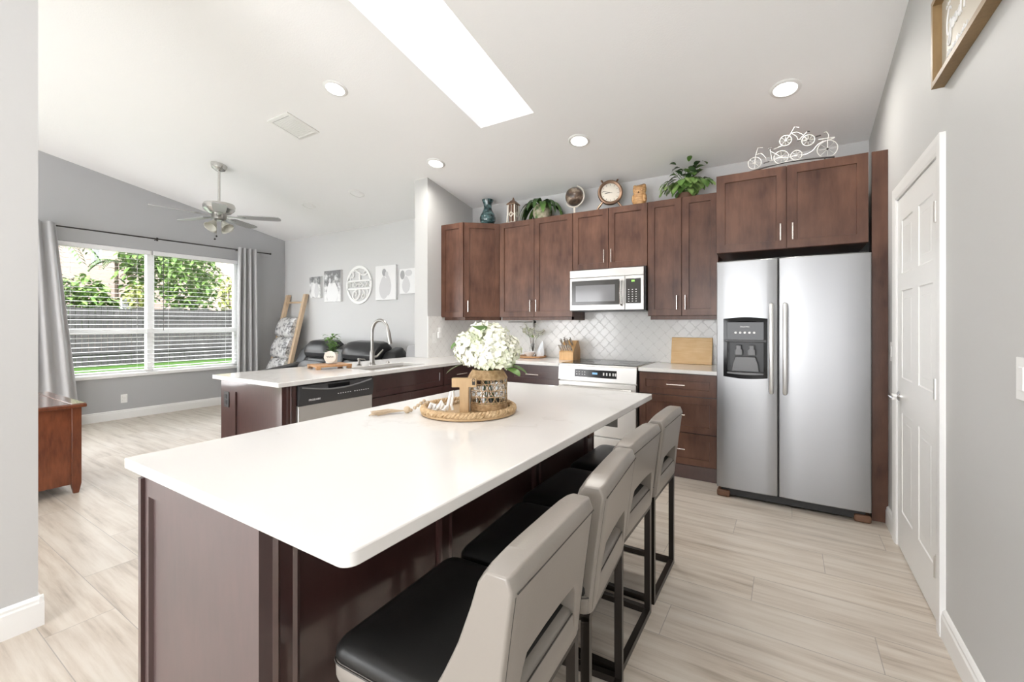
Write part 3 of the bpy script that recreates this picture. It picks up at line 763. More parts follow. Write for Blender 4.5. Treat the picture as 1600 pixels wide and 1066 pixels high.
text_mesh('FRIGIDAIRE', .018, Fr(fpx.p(1.885, .770, .0235), fpx.u, fpx.n), 0, 0).build('brand_lettering', 'mark', dw)
for i in range(13):
    a = 2.07 + i * .021 + (.02 if i > 5 else 0)
    q = MB(); q.fbox(fpx, a, .785, .02, a + .010, .79, .0285); q.build('button', 'mark', dw, smooth=False)

# L shaped countertop with a sink opening
q = MB(); z0, z1 = .884, .915
def slab(poly, hole=None):
    q = MB()
    return q
outer = [(-3.715, 1.621), (-2.825, 1.621), (-2.825, 3.888), (-1.901, 3.888), (-1.901, YB - .009), (-3.438, YB - .009), (-3.438, 3.688), (-3.715, 3.688)]
SX0, SX1, SY0, SY1 = -3.27, -2.93, 2.47, 3.15
faces2d = [[(-3.715, 1.621), (-2.825, 1.621), (-2.825, SY0), (SX1, SY0), (SX0, SY0), (-3.715, SY0)],
           [(-3.715, SY0), (SX0, SY0), (SX0, SY1), (-3.715, SY1)], [(SX1, SY0), (-2.825, SY0), (-2.825, SY1), (SX1, SY1)],
           [(-3.715, SY1), (SX0, SY1), (SX1, SY1), (-2.825, SY1), (-2.825, 3.688), (-3.438, 3.688), (-3.715, 3.688)],
           [(-3.438, 3.688), (-2.825, 3.688), (-2.825, 3.888), (-2.825, YB - .009), (-3.438, YB - .009)],
           [(-2.825, 3.888), (-1.901, 3.888), (-1.901, YB - .009), (-2.825, YB - .009)]]
cache = {}
def cv(p, z):
    k = (round(p[0], 4), round(p[1], 4), z)
    if k not in cache: cache[k] = q.b.verts.new((p[0], p[1], z))
    return cache[k]
edges = {}
for f in faces2d:
    q.face([cv(p, z1) for p in f]); q.face([cv(p, z0) for p in f][::-1])
    for i in range(len(f)):
        a, b = f[i], f[(i + 1) % len(f)]
        edges.setdefault(frozenset((a, b)), []).append((a, b))
for k, l in edges.items():
    if len(l) == 1: a, b = l[0]; q.face([cv(a, z0), cv(b, z0), cv(b, z1), cv(a, z1)])
ct = q.build('countertop', 'quartz', bevel=.003); tag(ct, 'L shaped white quartz countertop over the peninsula and back corner', 'countertop')
q = MB(); q.box(-1.121, 3.888, .884, -.475, YB - .009, .915); tag(recenter(q.build('countertop', 'quartz', bevel=.003)), 'short white countertop between the range and the refrigerator', 'countertop')

sk = thing('sink', ((SX0 + SX1) / 2, (SY0 + SY1) / 2, .70), 'undermount stainless sink set in the peninsula countertop', 'sink')
def rc(x0, y0, x1, y1, z, r=.04, n=4):
    L = []
    for cx, cy, a in ((x1 - r, y1 - r, 0), (x0 + r, y1 - r, 90), (x0 + r, y0 + r, 180), (x1 - r, y0 + r, 270)):
        for i in range(n + 1):
            t = math.radians(a + 90 * i / n); L.append((cx + r * math.cos(t), cy + r * math.sin(t), z))
    return L
q = MB(); e = .004
q.loops([rc(SX0 - .012, SY0 - .012, SX1 + .012, SY1 + .012, .8835), rc(SX0 + e, SY0 + e, SX1 - e, SY1 - e, .8835), rc(SX0 + .01, SY0 + .01, SX1 - .01, SY1 - .01, .71), rc(SX0 + .03, SY0 + .03, SX1 - .03, SY1 - .03, .70)], False, True)
q.build('basin', 'stainless', sk)
q = MB(); q.lathe([(.04, 0), (.04, .004), (.025, .002)], (-3.1, 2.81, .70), 20); q.build('drain', 'chrome', sk)

fa = thing('faucet', (-3.335, 2.82, .915), 'brushed nickel gooseneck faucet with pull down spout behind the sink', 'faucet')
x, y = -3.335, 2.82
q = MB(); q.lathe([(.030, 0), (.030, .012), (.024, .016), (.021, .12), (.018, .13)], (x, y, .915), 20); q.build('faucet_base', 'nickel', fa)
pts = [(x, y, .92), (x, y, 1.2)]
for i in range(1, 13):
    t = PI * i / 12 * .92; pts.append((x + .11 - .11 * math.cos(t), y, 1.21 + .125 * math.sin(t)))
q = MB(); q.tube(pts, .0145, 12); q.build('gooseneck', 'nickel', fa)
e1 = Vector(pts[-1]); q = MB(); q.tube([e1, e1 + Vector((.012, 0, -.05)), e1 + Vector((.028, 0, -.125))], [.016, .019, .018], 12); q.build('spray_head', 'nickel', fa)
q = MB(); q.tube([(x, y + .015, .985), (x + .005, y + .055, .99), (x + .02, y + .115, 1.05)], [.012, .009, .006], 10); q.build('lever', 'nickel', fa)
sd = thing('soap_dispenser', (-3.36, 2.69, .915), 'small nickel soap dispenser left of the faucet', 'soap dispenser')
q = MB(); q.lathe([(.022, 0), (.022, .01), (.012, .014), (.011, .05), (.016, .055), (.016, .066)], (-3.36, 2.69, .915), 16); q.build('pump_body', 'nickel', sd)
q = MB(); q.tube([(-3.36, 2.69, .975), (-3.30, 2.70, .975), (-3.285, 2.70, .965)], .006, 8); q.build('nozzle', 'nickel', sd)
q = MB(); q.lathe([(.02, 0), (.02, .006), (.014, .012), (.012, .018)], (-3.345, 3.02, .915), 16); tag(recenter(q.build('disposal_button', 'nickel')), 'round nickel button on the counter right of the faucet', 'button')

# ------------------------------------------------------------------ range
rg_ = thing('range', (-1.51, 4.1, 0), 'stainless slide in range with black glass cooktop', 'stove')
RX0, RX1, RY = -1.893, -1.130, 3.862
q = MB(); q.box(RX0 + .004, RY + .03, .03, RX1 - .004, 4.50, .905); q.build('body', 'steel_light', rg_, smooth=False)
q = MB(); q.box(RX0, RY + .015, .903, RX1, 4.50, .918); q.build('cooktop_trim', 'steel_light', rg_, bevel=.003)
q = MB(); q.box(RX0 + .012, RY + .045, .917, RX1 - .012, 4.44, .922); ck = q.build('cooktop', 'black_gloss', rg_, bevel=.002)
for bx, by, br in ((-1.70, 4.03, .105), (-1.32, 4.03, .08), (-1.70, 4.28, .075), (-1.32, 4.28, .1)):
    q = MB(); q.tube([(bx + br * math.cos(2 * PI * i / 32), by + br * math.sin(2 * PI * i / 32), .9222) for i in range(32)], .0009, 4, closed=True); q.build('burner_ring', 'mid_gray', ck)
fg = Fr((RX0, RY, 0), (1, 0, 0), (0, -1, 0)); RWD = RX1 - RX0
q = MB(); q.loops([[fg.p(a, b, c) for b, c in ((.765, -.03), (.765, 0), (.90, -.012), (.918, -.03))] for a in (0, RWD)]); q.build('control_panel', 'steel_light', rg_, bevel=.002)
q = MB(); q.hexa([fg.p(.172, .80, -.005), fg.p(.582, .80, -.005), fg.p(.582, .80, .0), fg.p(.172, .80, .0), fg.p(.172, .872, -.011), fg.p(.582, .872, -.011), fg.p(.582, .872, -.0062), fg.p(.172, .872, -.0062)]); dp = q.build('display_panel', 'black_gloss', rg_, smooth=False)
fdp = Fr(fg.p(0, 0, .0005), fg.u, fg.n)
for a in (.19, .215, .245, .27): 
    for b in (.822, .845): q = MB(); q.fbox(fg, a, b, -.006, a + .010, b + .006, .0); q.build('button', 'mark', dp, smooth=False)
q = MB(); q.fbox(fg, .35, .83, -.006, .40, .848, .0); q.build('clock_display', 'blue_led', dp, smooth=False)
for a in (.455, .485, .515, .545, .567):
    q = MB(); q.fbox(fg, a, .825, -.006, a + .012, .85, .0); q.build('button', 'mark', dp, smooth=False)
q = MB(); q.fbox(fg, .004, .265, -.03, RWD - .004, .755, .0); od = q.build('oven_door', 'steel_light', rg_, bevel=.004)
q = MB(); q.fbox(fg, .17, .365, -.01, RWD - .17, .60, .002); q.build('oven_window', 'micro_frame', od, bevel=.002)
bar_handle(fg, .03, .705, RWD - .03, .705, od, 'oven_handle', 'steel_light', .011, .05)
q = MB(); q.fbox(fg, .004, .06, -.03, RWD - .004, .255, .0); q.build('storage_drawer', 'steel_light', rg_, bevel=.004)
for a in (.03, RWD - .03):
    for yy in (.05, .5): q = MB(); q.lathe([(.018, 0), (.018, .035)], fg.p(a, 0, -yy), 12); q.build('foot', 'black_plastic', rg_)

# ------------------------------------------------------------------ microwave
mw = thing('microwave', (-1.5, 4.33, 1.425), 'stainless over the range microwave with black window', 'microwave')
MX0, MX1, MY, MZ0, MZ1 = -1.890, -1.150, 4.125, 1.435, 1.838
q = MB(); q.box(MX0, MY + .03, MZ0 - .008, -1.126, YB - .01, MZ1 + .008); q.build('body', 'black_plastic', mw, smooth=False)
fm = Fr((MX0, MY, MZ0), (1, 0, 0), (0, -1, 0)); mwid, mh = MX1 - MX0 + .012, MZ1 - MZ0
q = MB(); q.fbox(fm, 0, mh - .075, -.03, mwid, mh, .0); q.build('vent_strip', 'steel_light', mw, bevel=.003)
q = MB(); q.fbox(fm, 0, 0, -.03, .572, mh - .078, .0); md = q.build('door', 'steel_light', mw, bevel=.004)
q = MB(); q.fbox(fm, .02, .052, -.01, .52, mh - .105, .002); q.build('window_frame', 'micro_frame', md, bevel=.004)
q = MB(); q.fbox(fm, .066, .086, -.01, .475, mh - .155, .0032); q.build('window', 'micro_glass', md, smooth=False)
q = MB(); q.tube([fm.p(.543, .045, 0), fm.p(.543, .06, .035), fm.p(.543, .16, .05), fm.p(.543, .27, .035), fm.p(.543, .285, 0)], .012, 10); q.build('handle', 'chrome', md)
q = MB(); q.fbox(fm, .574, 0, -.03, mwid, mh - .078, .0); cpn = q.build('control_panel', 'steel_light', mw, bevel=.003)
q = MB(); q.fbox(fm, .58, .06, -.01, mwid - .025, mh - .105, .0025); q.build('keypad', 'micro_frame', cpn, bevel=.006)
q = MB(); q.fbox(fm, .637, mh - .138, 0, .667, mh - .122, .0036); q.build('clock_display', 'green_led', cpn, smooth=False)
for i in range(3):
    for j in range(6):
        a, b = .605 + i * .035, .078 + j * .022
        q = MB(); q.fbox(fm, a, b, 0, a + .012, b + .006, .0036); q.build('key', 'mark', cpn, smooth=False)
text_mesh('FRIGIDAIRE', .016, fm, .28, .026, .0005).build('brand_lettering', 'mid_gray', md)

# ------------------------------------------------------------------ refrigerator
rf = thing('refrigerator', (0, 4.05, 0), 'stainless side by side refrigerator with ice and water dispenser', 'refrigerator')
FX0, FX1, FY = -.457, .4615, 3.640
q = MB(); q.box(FX0 + .006, FY + .085, .03, FX1 - .006, 4.45, 1.755); q.build('body', 'dark_gray', rf, smooth=False)
ff = Fr((FX0, FY, 0), (1, 0, 0), (0, -1, 0))
def fdoor(a0, a1, hole=None):
    """door with a slightly crowned front, connected mesh, optional opening for the dispenser"""
    q = MB(); zb, zt = .072, 1.771
    fr = ff
    def crown(a): t = (a - a0) / (a1 - a0); return -.012 * (abs(2 * t - 1) ** 4)
    A = sorted(set([a0 + (a1 - a0) * i / 12 for i in range(13)] + ([hole[0], hole[1]] if hole else [])))
    Bz = [zb, zt] if not hole else [zb, hole[2], hole[3], zt]
    v = {(a, b): q.b.verts.new(fr.p(a, b, crown(a))) for a in A for b in Bz}
    vb = {(a, b): q.b.verts.new(fr.p(a, b, -.075)) for a in A for b in Bz}
    for i in range(len(A) - 1):
        for j in range(len(Bz) - 1):
            inside = hole and hole[0] - 1e-6 <= A[i] and A[i + 1] <= hole[1] + 1e-6 and j == 1
            k = [(A[i], Bz[j]), (A[i + 1], Bz[j]), (A[i + 1], Bz[j + 1]), (A[i], Bz[j + 1])]
            if not inside: q.face([v[x] for x in k])
            q.face([vb[x] for x in k][::-1])
    for b in (zb, zt):
        for i in range(len(A) - 1): q.face([v[A[i], b], v[A[i + 1], b], vb[A[i + 1], b], vb[A[i], b]])
    for a in (A[0], A[-1]):
        for j in range(len(Bz) - 1): q.face([v[a, Bz[j]], v[a, Bz[j + 1]], vb[a, Bz[j + 1]], vb[a, Bz[j]]])
    return q
HX = (.052, .331, .915, 1.336)
dl = fdoor(0, .397, HX).build('freezer_door', 'fridge_steel', rf, bevel=.006, seg=3)
drr = fdoor(.403, FX1 - FX0).build('fresh_food_door', 'fridge_steel', rf, bevel=.006, seg=3)
for a, dd in ((.358, dl), (.441, drr)):
    q = MB(); q.tube([ff.p(a, .815, -.005), ff.p(a, .82, .028), ff.p(a, .87, .042), ff.p(a, 1.39, .042), ff.p(a, 1.435, .028), ff.p(a, 1.44, -.005)], .0155, 12); q.build('handle', 'fridge_handle', dd)
q = MB(); a0, a1, b0, b1 = HX
def ar(i, c, k): 
    top_ = [ff.p(a1 - i - (a1 - a0 - 2 * i) * t / 8, b1 - i + k * math.sin(PI * t / 8), c) for t in range(9)]
    bot_ = [ff.p(a0 + i + (a1 - a0 - 2 * i) * t / 8, b0 + i - k * math.sin(PI * t / 8), c) for t in range(9)]
    return top_ + bot_
q.loops([ar(-.004, -.010, .012), ar(-.004, .004, .012), ar(.02, .007, .006), ar(.022, -.01, .004)], False, False); dz = q.build('dispenser_frame', 'black_gloss', dl)
q = MB(); q.fbox(ff, a0 + .022, b0 + .03, -.069, a1 - .022, b1 - .15, -.066); q.build('dispenser_cavity', 'black_plastic', dz, smooth=False)
q = MB(); q.fbox(ff, a0 + .018, b1 - .155, -.06, a1 - .018, b1 - .018, .001); dpn = q.build('dispenser_panel', 'black_gloss', dz, bevel=.003)
q = MB(); q.fbox(ff, a0 + .004, b1 - .168, -.03, a1 - .004, b1 - .150, .009); q.build('dispenser_ledge', 'dark_gray', dz, bevel=.003)
q = MB(); q.fbox(ff, a0 + .02, b0 + .012, -.066, a1 - .02, b0 + .030, .006); q.build('drip_tray', 'mid_gray', dz, bevel=.003)
for i in range(5):
    q = MB(); q.lathe([(.0085, 0), (.0085, .004)], (0, 0, 0), 12, rot=Matrix.Rotation(PI / 2, 3, 'X')); bmesh.ops.translate(q.b, verts=q.b.verts[:], vec=ff.p(a0 + .078 + i * .030, b1 - .098, .001)); q.build('button', 'mark', dz)
text_mesh('FRIGIDAIRE', .012, ff, a0 + .138, b1 - .055, .0015).build('brand_lettering', 'mark', dz)
for s, aa in ((0, .095), (1, .18)):
    q = MB(); q.loops([[ff.p(a0 + aa - w, z, -.05), ff.p(a0 + aa + w, z, -.05), ff.p(a0 + aa + w, z, -.02), ff.p(a0 + aa - w, z, -.02)] for w, z in ((.026, b0 + .155), (.026, b0 + .195), (.018, b0 + .20), (.018, b0 + .23))]); q.build('nozzle', 'mid_gray', dz, bevel=.005)
q = MB(); q.loops([[ff.p(a0 + .138 - w, z, -.052), ff.p(a0 + .138 + w, z, -.052), ff.p(a0 + .138 + w, z, -.03), ff.p(a0 + .138 - w, z, -.03)] for w, z in ((.092, b0 + .032), (.085, b0 + .09), (.07, b0 + .135), (.068, b0 + .145))]); q.build('paddle', 'mid_gray', dz, bevel=.006, seg=3)
q = MB(); q.fbox(ff, .03, .018, -.10, FX1 - FX0 - .03, .066, -.035); q.build('toe_grille', 'black_plastic', rf, smooth=False)
for a in (.045, FX1 - FX0 - .045):
    q = MB(); q.fbox(ff, a - .045, 0, -.09, a + .045, .05, -.012); q.build('foot_cover', 'rust_brown', rf, bevel=.012)
q = MB(); q.box(FX0 + .01, FY + .075, 1.757, FX1 - .01, FY + .22, 1.785); q.build('hinge_cover', 'black_plastic', rf, bevel=.004)
# ------------------------------------------------------------------ island
isl = thing('island_cabinet', (-1.29, 1.48, 0), 'dark brown kitchen island base with a paneled end', 'island')
IX0, IX1, IY0, IY1 = -1.615, -.972, .515, 2.455
q = MB(); q.box(IX0 + .01, IY0 + .02, 0, IX1 - .02, IY1 - .02, .884); q.build('body', 'espresso_dark', isl, smooth=False)
fi = Fr((IX0, IY0, 0), (1, 0, 0), (0, -1, 0)); iw = IX1 - IX0
q = MB(); rects = [(0, iw, 0, .884, -.03), (0, iw, 0, .884, 0), (.055, iw - .085, .08, .81, 0), (.057, iw - .087, .082, .808, -.012)]
q.loops([[fi.p(a, b, c) for a, b in ((a0, b0), (a1, b0), (a1, b1), (a0, b1))] for a0, a1, b0, b1, c in rects]); q.build('end_panel', 'espresso_satin', isl, smooth=False)
fb = Fr((IX0 + .01, IY1 - .02, 0), (1, 0, 0), (0, 1, 0))
q = MB(); q.loops([[fb.p(a, b, c) for a, b in ((a0, b0), (a1, b0), (a1, b1), (a0, b1))] for a0, a1, b0, b1, c in ((0, iw - .02, 0, .884, 0), (0, iw - .02, 0, .884, .018), (.06, iw - .08, .08, .81, .018), (.062, iw - .082, .082, .808, .008))]); q.build('end_panel', 'espresso_satin', isl, smooth=False)
fs_ = Fr((IX1 - .02, 0, 0), (0, 1, 0), (1, 0, 0))
for a0, a1 in ((IY0 + .03, IY0 + .095), (1.095, 1.165), (1.735, 1.80), (IY1 - .115, IY1)):
    q = MB(); q.loops([[fs_.p(a, z, c) for a, c in ((a0, -.005), (a0, .020), (a0 + .010, .026), (a0 + .018, .020), (a1 - .018, .020), (a1 - .010, .026), (a1, .020), (a1, -.005))] for z in (0, .884)]); q.build('stile', 'espresso_dark', isl, smooth=False)
for a0, a1 in ((IY0 + .097, 1.093), (1.167, 1.733), (1.802, IY1 - .117)):
    q = MB(); q.fbox(fs_, a0, 0, -.005, a1, .884, .009); q.build('back_panel', 'espresso_dark', isl, bevel=.001)
q = MB(); q.fbox(fs_, IY1 - .10, .65, .02, IY1 - .018, .76, .032); q.build('outlet_cover', 'espresso', isl, bevel=.004)
for k in range(3):
    a0 = .05 + k * .635
    d = Fr((IX0 + .01, IY1 - .03 - a0, .10), (0, -1, 0), (-1, 0, 0)); q = MB(); q.shaker(d, .60, .76); o = q.build('door', 'espresso_dark', isl, smooth=False); bar_handle(d, .04, .58, .04, .71, o)
q = MB()
cpts = []
x0, x1, y0, y1, r = -1.649, -.638, .4853, 2.4823, .028
for cx, cy, a in ((x1 - r, y1 - .008, 0), (x0 + .008, y1 - .008, 90), (x0 + .008, y0 + .008, 180), (x1 - r, y0 + r, 270)):
    rr_ = r if cx > -1 and cy < 1 else .008
    if cx > -1 and cy > 1: cx = x1 - .008
    for i in range(7):
        t = math.radians(a + 15 * i); cpts.append((cx + rr_ * math.cos(t), cy + rr_ * math.sin(t)))
q.prism(cpts, lambda a, b: (a, b, .885), lambda a, b: (a, b, .915))
tag(recenter(q.build('island_countertop', 'quartz', bevel=.003)), 'large white quartz countertop on the island', 'countertop')

# ------------------------------------------------------------------ bar stools (local: rear at x = 0, front at -x)
def make_stool(loc, rz, label):
    t = thing('bar_stool', loc, label, 'bar stool', 'bar stools along the island', rz)
    hw, D, r = .215, .38, .0125
    for sx, sy in ((0, -1), (0, 1), (-1, -1), (-1, 1)):
        q = MB(); q.tube([(sx * D - r * (0 if sx == 0 else -2) + (-r if sx == 0 else -r), sy * (hw - r), .0), (sx * D + (-r if sx == 0 else r), sy * (hw - r), .49)], r, square=True); q.build('leg', 'dark_metal', t, world=False, smooth=False)
    for sy in (-1, 1):
        q = MB(); q.tube([(-D + r * 2, sy * (hw - r), r), (-2 * r, sy * (hw - r), r)], r, square=True); q.build('floor_rail', 'dark_metal', t, world=False, smooth=False)
    q = MB(); q.tube([(-r, -hw + 2 * r, r), (-r, hw - 2 * r, r)], r, square=True); q.build('floor_rail', 'dark_metal', t, world=False, smooth=False)
    q = MB(); q.loops([[(-D, -hw, z), (0, -hw, z), (0, hw, z), (-D, hw, z)] for z in (.478, .498)]); q.build('seat_frame', 'dark_metal', t, world=False, smooth=False)
    def rect(x0, x1, h, z, rad, n=5):
        L = []
        for cx, cy, a in ((x1 - rad, h - rad, 0), (x0 + rad, h - rad, 90), (x0 + rad, -h + rad, 180), (x1 - rad, -h + rad, 270)):
            for i in range(n + 1):
                tt = math.radians(a + 90 * i / n); L.append((cx + rad * math.cos(tt), cy + rad * math.sin(tt), z))
        return L
    x0 = -.425
    q = MB(); q.loops([rect(x0, .004, .218, .498, .03), rect(x0 - .006, .006, .224, .512, .035), rect(x0 - .007, .007, .225, .542, .035), rect(x0 - .004, .005, .222, .548, .035)]); q.build('seat_band', 'leather_gray', t, world=False)
    q = MB()
    prof = [(0, .548), (-.003, .556), (-.002, .57), (.006, .583), (.022, .592), (.05, .597), (.10, .600)]
    q.loops([rect(x0 + i - .004, -.004 - i * .5, .222 - i, z, .035) for i, z in prof]); q.build('seat', 'leather_black', t, world=False, sharp=60)
    q = MB(); q.tube([Vector(p) for p in rect(x0 - .008, .007, .2255, .546, .036)], .0022, 5, closed=True); q.build('seat_piping', 'stitch', t, world=False)
    # back rest with an arched opening above the seat
    zt = .868
    def xf(z):
        K = [(.50, -.190), (.56, -.160), (.63, -.120), (.70, -.085), (.78, -.055), (.84, -.036), (.87, -.028)]
        for (a, xa), (b, xb) in zip(K, K[1:]):
            if z <= b: return xa + (xb - xa) * (z - a) / (b - a)
        return K[-1][1]
    def xr(z): return .006 + .046 * max(0, (z - .5) / .37) ** 1.15
    oh = .150
    cols = [-.214, -.205, -.185, -oh - .018, -oh + .006]
    cols = [(y, .502) for y in cols[:4]] + [(-oh, .585), (-oh + .012, .635)] + [(y, .660 + .010 * (1 - (y / oh) ** 2)) for y in (-.125, -.09, -.04, .04, .09, .125)] + [(oh - .012, .635), (oh, .585)] + [(-y, .502) for y in cols[:4][::-1]]
    NZ = 14
    q = MB(); Fv, Rv = [], []
    for y, zb in cols:
        top = zt - .012 * (abs(y) / .214) ** 4; f, r_ = [], []
        for k in range(NZ + 1):
            z = zb + (top - zb) * k / NZ
            e = max(0, 1 - (top - z) / .03) ** 2
            ed = max(0, (abs(y) - .19) / .025)
            xa, xb = xf(z) + .012 * e + .006 * ed, xr(z) - .014 * e - .008 * ed ** 2
            f.append(q.b.verts.new((xa, y, z))); r_.append(q.b.verts.new((xb, y, z)))
        Fv.append(f); Rv.append(r_)
    n = len(cols)
    for i in range(n - 1):
        for k in range(NZ):
            q.face([Fv[i][k], Fv[i + 1][k], Fv[i + 1][k + 1], Fv[i][k + 1]]); q.face([Rv[i][k], Rv[i][k + 1], Rv[i + 1][k + 1], Rv[i + 1][k]])
        q.face([Fv[i][0], Rv[i][0], Rv[i + 1][0], Fv[i + 1][0]]); q.face([Fv[i][NZ], Fv[i + 1][NZ], Rv[i + 1][NZ], Rv[i][NZ]])
    for i in (0, n - 1):
        for k in range(NZ): q.face([Fv[i][k], Fv[i][k + 1], Rv[i][k + 1], Rv[i][k]])
    b = q.build('backrest', 'leather_gray', t, world=False, sharp=50)
    bv = b.modifiers.new('Bevel', 'BEVEL'); bv.width = .012; bv.segments = 3; bv.limit_method = 'ANGLE'; bv.angle_limit = math.radians(50)
    # seams on the rear face: a frame line near the edge and round the opening
    for s in (-1, 1):
        q = MB(); q.tube([(xr(z) - .0035, s * .2025, z) for z in [.51 + .0345 * i for i in range(10)]], .0016, 5); q.build('seam', 'stitch', b, world=False)
    q = MB(); q.tube([(xr(.835) - .0005, -.2025 + .405 * i / 16, .828) for i in range(17)], .0016, 5); q.build('seam', 'stitch', b, world=False)
    q = MB(); q.tube([(.0085, y, .578) for y in (-.15, 0, .15)], .0018, 5); q.build('seam', 'stitch', b, world=False)
    q = MB(); q.loops([[(x, y, z) for x, z in ((-.02, .50), (.006, .502), (.0095, .53), (.009, .57), (.000, .588), (-.03, .596), (-.08, .60))] for y in (-.168, .168)]); q.build('rear_cushion', 'leather_gray', t, world=False, sharp=60)
    return t
make_stool((-.462, .868, 0), math.radians(2.5), 'gray backed bar stool nearest the camera, at the front corner of the island')
st = [o for o in COL.objects if o.name == 'bar_stool'][0]
dup(st, (-.487, 1.360, 0), math.radians(5.5), 'second gray backed bar stool from the camera along the island')
dup(st, (-.523, 1.805, 0), 0.0, 'third gray backed bar stool from the camera along the island')
dup(st, (-.525, 2.292, 0), 0.0, 'farthest gray backed bar stool, closest to the range')

# ------------------------------------------------------------------ things on the island
TX, TY = -1.20, 1.55
tr = thing('rope_tray', (TX, TY, .915), 'round woven rope rimmed tray on the island', 'tray')
q = MB(); q.lathe([(.195, 0), (.208, .004), (.208, .012), (.19, .013)], (TX, TY, .915), 48); q.build('tray_base', 'tan_wood', tr)
q = MB()
for s in (0, 1, 2):
    pts = []
    for i in range(160):
        a = 2 * PI * i / 160; tw = a * 26 + s * 2 * PI / 3
        R_ = .198 + .0075 * math.cos(tw); pts.append((TX + R_ * math.cos(a), TY + R_ * math.sin(a), .9375 + .0075 * math.sin(tw)))
    q.tube(pts, .0085, 6, closed=True)
q.build('rope_rim', 'rattan', tr)
VX, VY = -1.138, 1.608
va = thing('rattan_vase', (VX, VY, .928), 'glass jar wrapped in woven rattan on the round tray', 'vase')
q = MB(); q.lathe([(.072, .002), (.080, .008), (.080, .135), (.066, .155), (.060, .172), (.0625, .172), (.0685, .156), (.0825, .136), (.0825, .006), (.072, 0)], (VX, VY, .928), 32, cap0=True, cap1=False); q.build('glass_jar', 'glass', va)
q = MB()
for i in range(17):
    z = .931 + i * .0016 * 1.1
    q.tube([(VX + (.0865 + .0012 * math.sin(i * 2.1 + 26 * 2 * PI * k / 48)) * math.cos(2 * PI * k / 48), VY + (.0865 + .0012 * math.sin(i * 2.1 + 26 * 2 * PI * k / 48)) * math.sin(2 * PI * k / 48), z) for k in range(48)], .0016, 4, closed=True)
q.build('woven_base', 'rattan', va)
q = MB()
for z in (.965, .99, 1.018, 1.046, 1.068): q.tube([(VX + .086 * math.cos(2 * PI * k / 40), VY + .086 * math.sin(2 * PI * k / 40), z) for k in range(40)], .0018, 5, closed=True)
for k in range(16):
    for s in (-1, 1):
        q.tube([(VX + .0865 * math.cos(2 * PI * k / 16 + s * .9 * t), VY + .0865 * math.sin(2 * PI * k / 16 + s * .9 * t), .958 + .112 * t) for t in (0, .2, .4, .6, .8, 1)], .0015, 4)
for k in range(20):
    a = 2 * PI * k / 20; q.tube([(VX + .086 * math.cos(a), VY + .086 * math.sin(a), z) for z in (.958, 1.07)], .0013, 4)
q.build('woven_lattice', 'rattan', va)
q = MB()
for i in range(18):
    t = i / 17; R_ = .0875 - .021 * (t ** 1.2); z = 1.066 + .036 * t
    q.tube([(VX + R_ * math.cos(2 * PI * k / 40), VY + R_ * math.sin(2 * PI * k / 40), z) for k in range(40)], .0022, 4, closed=True)
q.build('woven_shoulder', 'rattan', va)
hy = thing('hydrangea_bouquet', (VX, VY, .94), 'bouquet of white hydrangeas with green leaves in the rattan vase', 'flowers')
rgh = random.Random(11)
heads = [(-.075, -.02, 1.185, .072), (.075, .02, 1.185, .072), (0, -.075, 1.175, .070), (.0, .06, 1.195, .072), (-.035, .01, 1.245, .070), (.045, -.02, 1.235, .070), (-.095, .06, 1.18, .062), (.10, -.05, 1.17, .062), (-.05, -.075, 1.21, .058), (.06, -.085, 1.165, .055)]
for hx, hyy, hz, hr in heads:
    q = MB(); c = Vector((VX + hx, VY + hyy, hz))
    q.sphere(c, hr * .62, 10, 8)
    N = 70
    for i in range(N):
        z = 1 - 1.75 * (i + .5) / N; a = i * 2.39996 + rgh.uniform(-.2, .2); s = math.sqrt(max(0, 1 - z * z))
        n = Vector((s * math.cos(a), s * math.sin(a), z)); p = c + n * hr * rgh.uniform(.84, 1.06)
        tx = n.cross(Vector((.3, .2, 1))).normalized(); ty = n.cross(tx)
        for k in range(4):
            t = PI / 2 * k + rgh.uniform(-.25, .25) + i; d = tx * math.cos(t) + ty * math.sin(t); e = n.cross(d); L = .0185 * rgh.uniform(.85, 1.2)
            v = q.vs([p, p + d * L * .55 + e * L * .5 + n * .002, p + d * L * 1.05 + n * .006, p + d * L * .55 - e * L * .5 + n * .002]); q.face(v)
    q.build('flower_head', 'petal', hy, sharp=None)
for p, d, L, w in (((-.10, -.045, 1.125), (-.8, -.35, -.25), .095, .05), ((.105, -.005, 1.13), (.8, .3, -.15), .10, .062), ((.12, -.04, 1.12), (.75, -.1, -.1), .085, .06), ((.015, -.06, 1.275), (.1, -.55, .35), .075, .07), ((-.075, -.10, 1.235), (-.4, -.8, -.5), .06, .04)):
    q = MB(); leaf_blade(q, (VX + p[0], VY + p[1], p[2]), d, L, w, .35, seg=6); q.build('leaf', 'leaf_green', hy, sharp=None)
for k in range(7):
    a = 2 * PI * k / 7; q = MB(); q.tube([(VX + .045 * math.cos(a + 2.4), VY + .045 * math.sin(a + 2.4), .942), (VX + .02 * math.cos(a), VY + .02 * math.sin(a), 1.09), (VX + .05 * math.cos(a), VY + .05 * math.sin(a), 1.17)], .0032, 6); q.build('stem', 'leaf_green', hy)
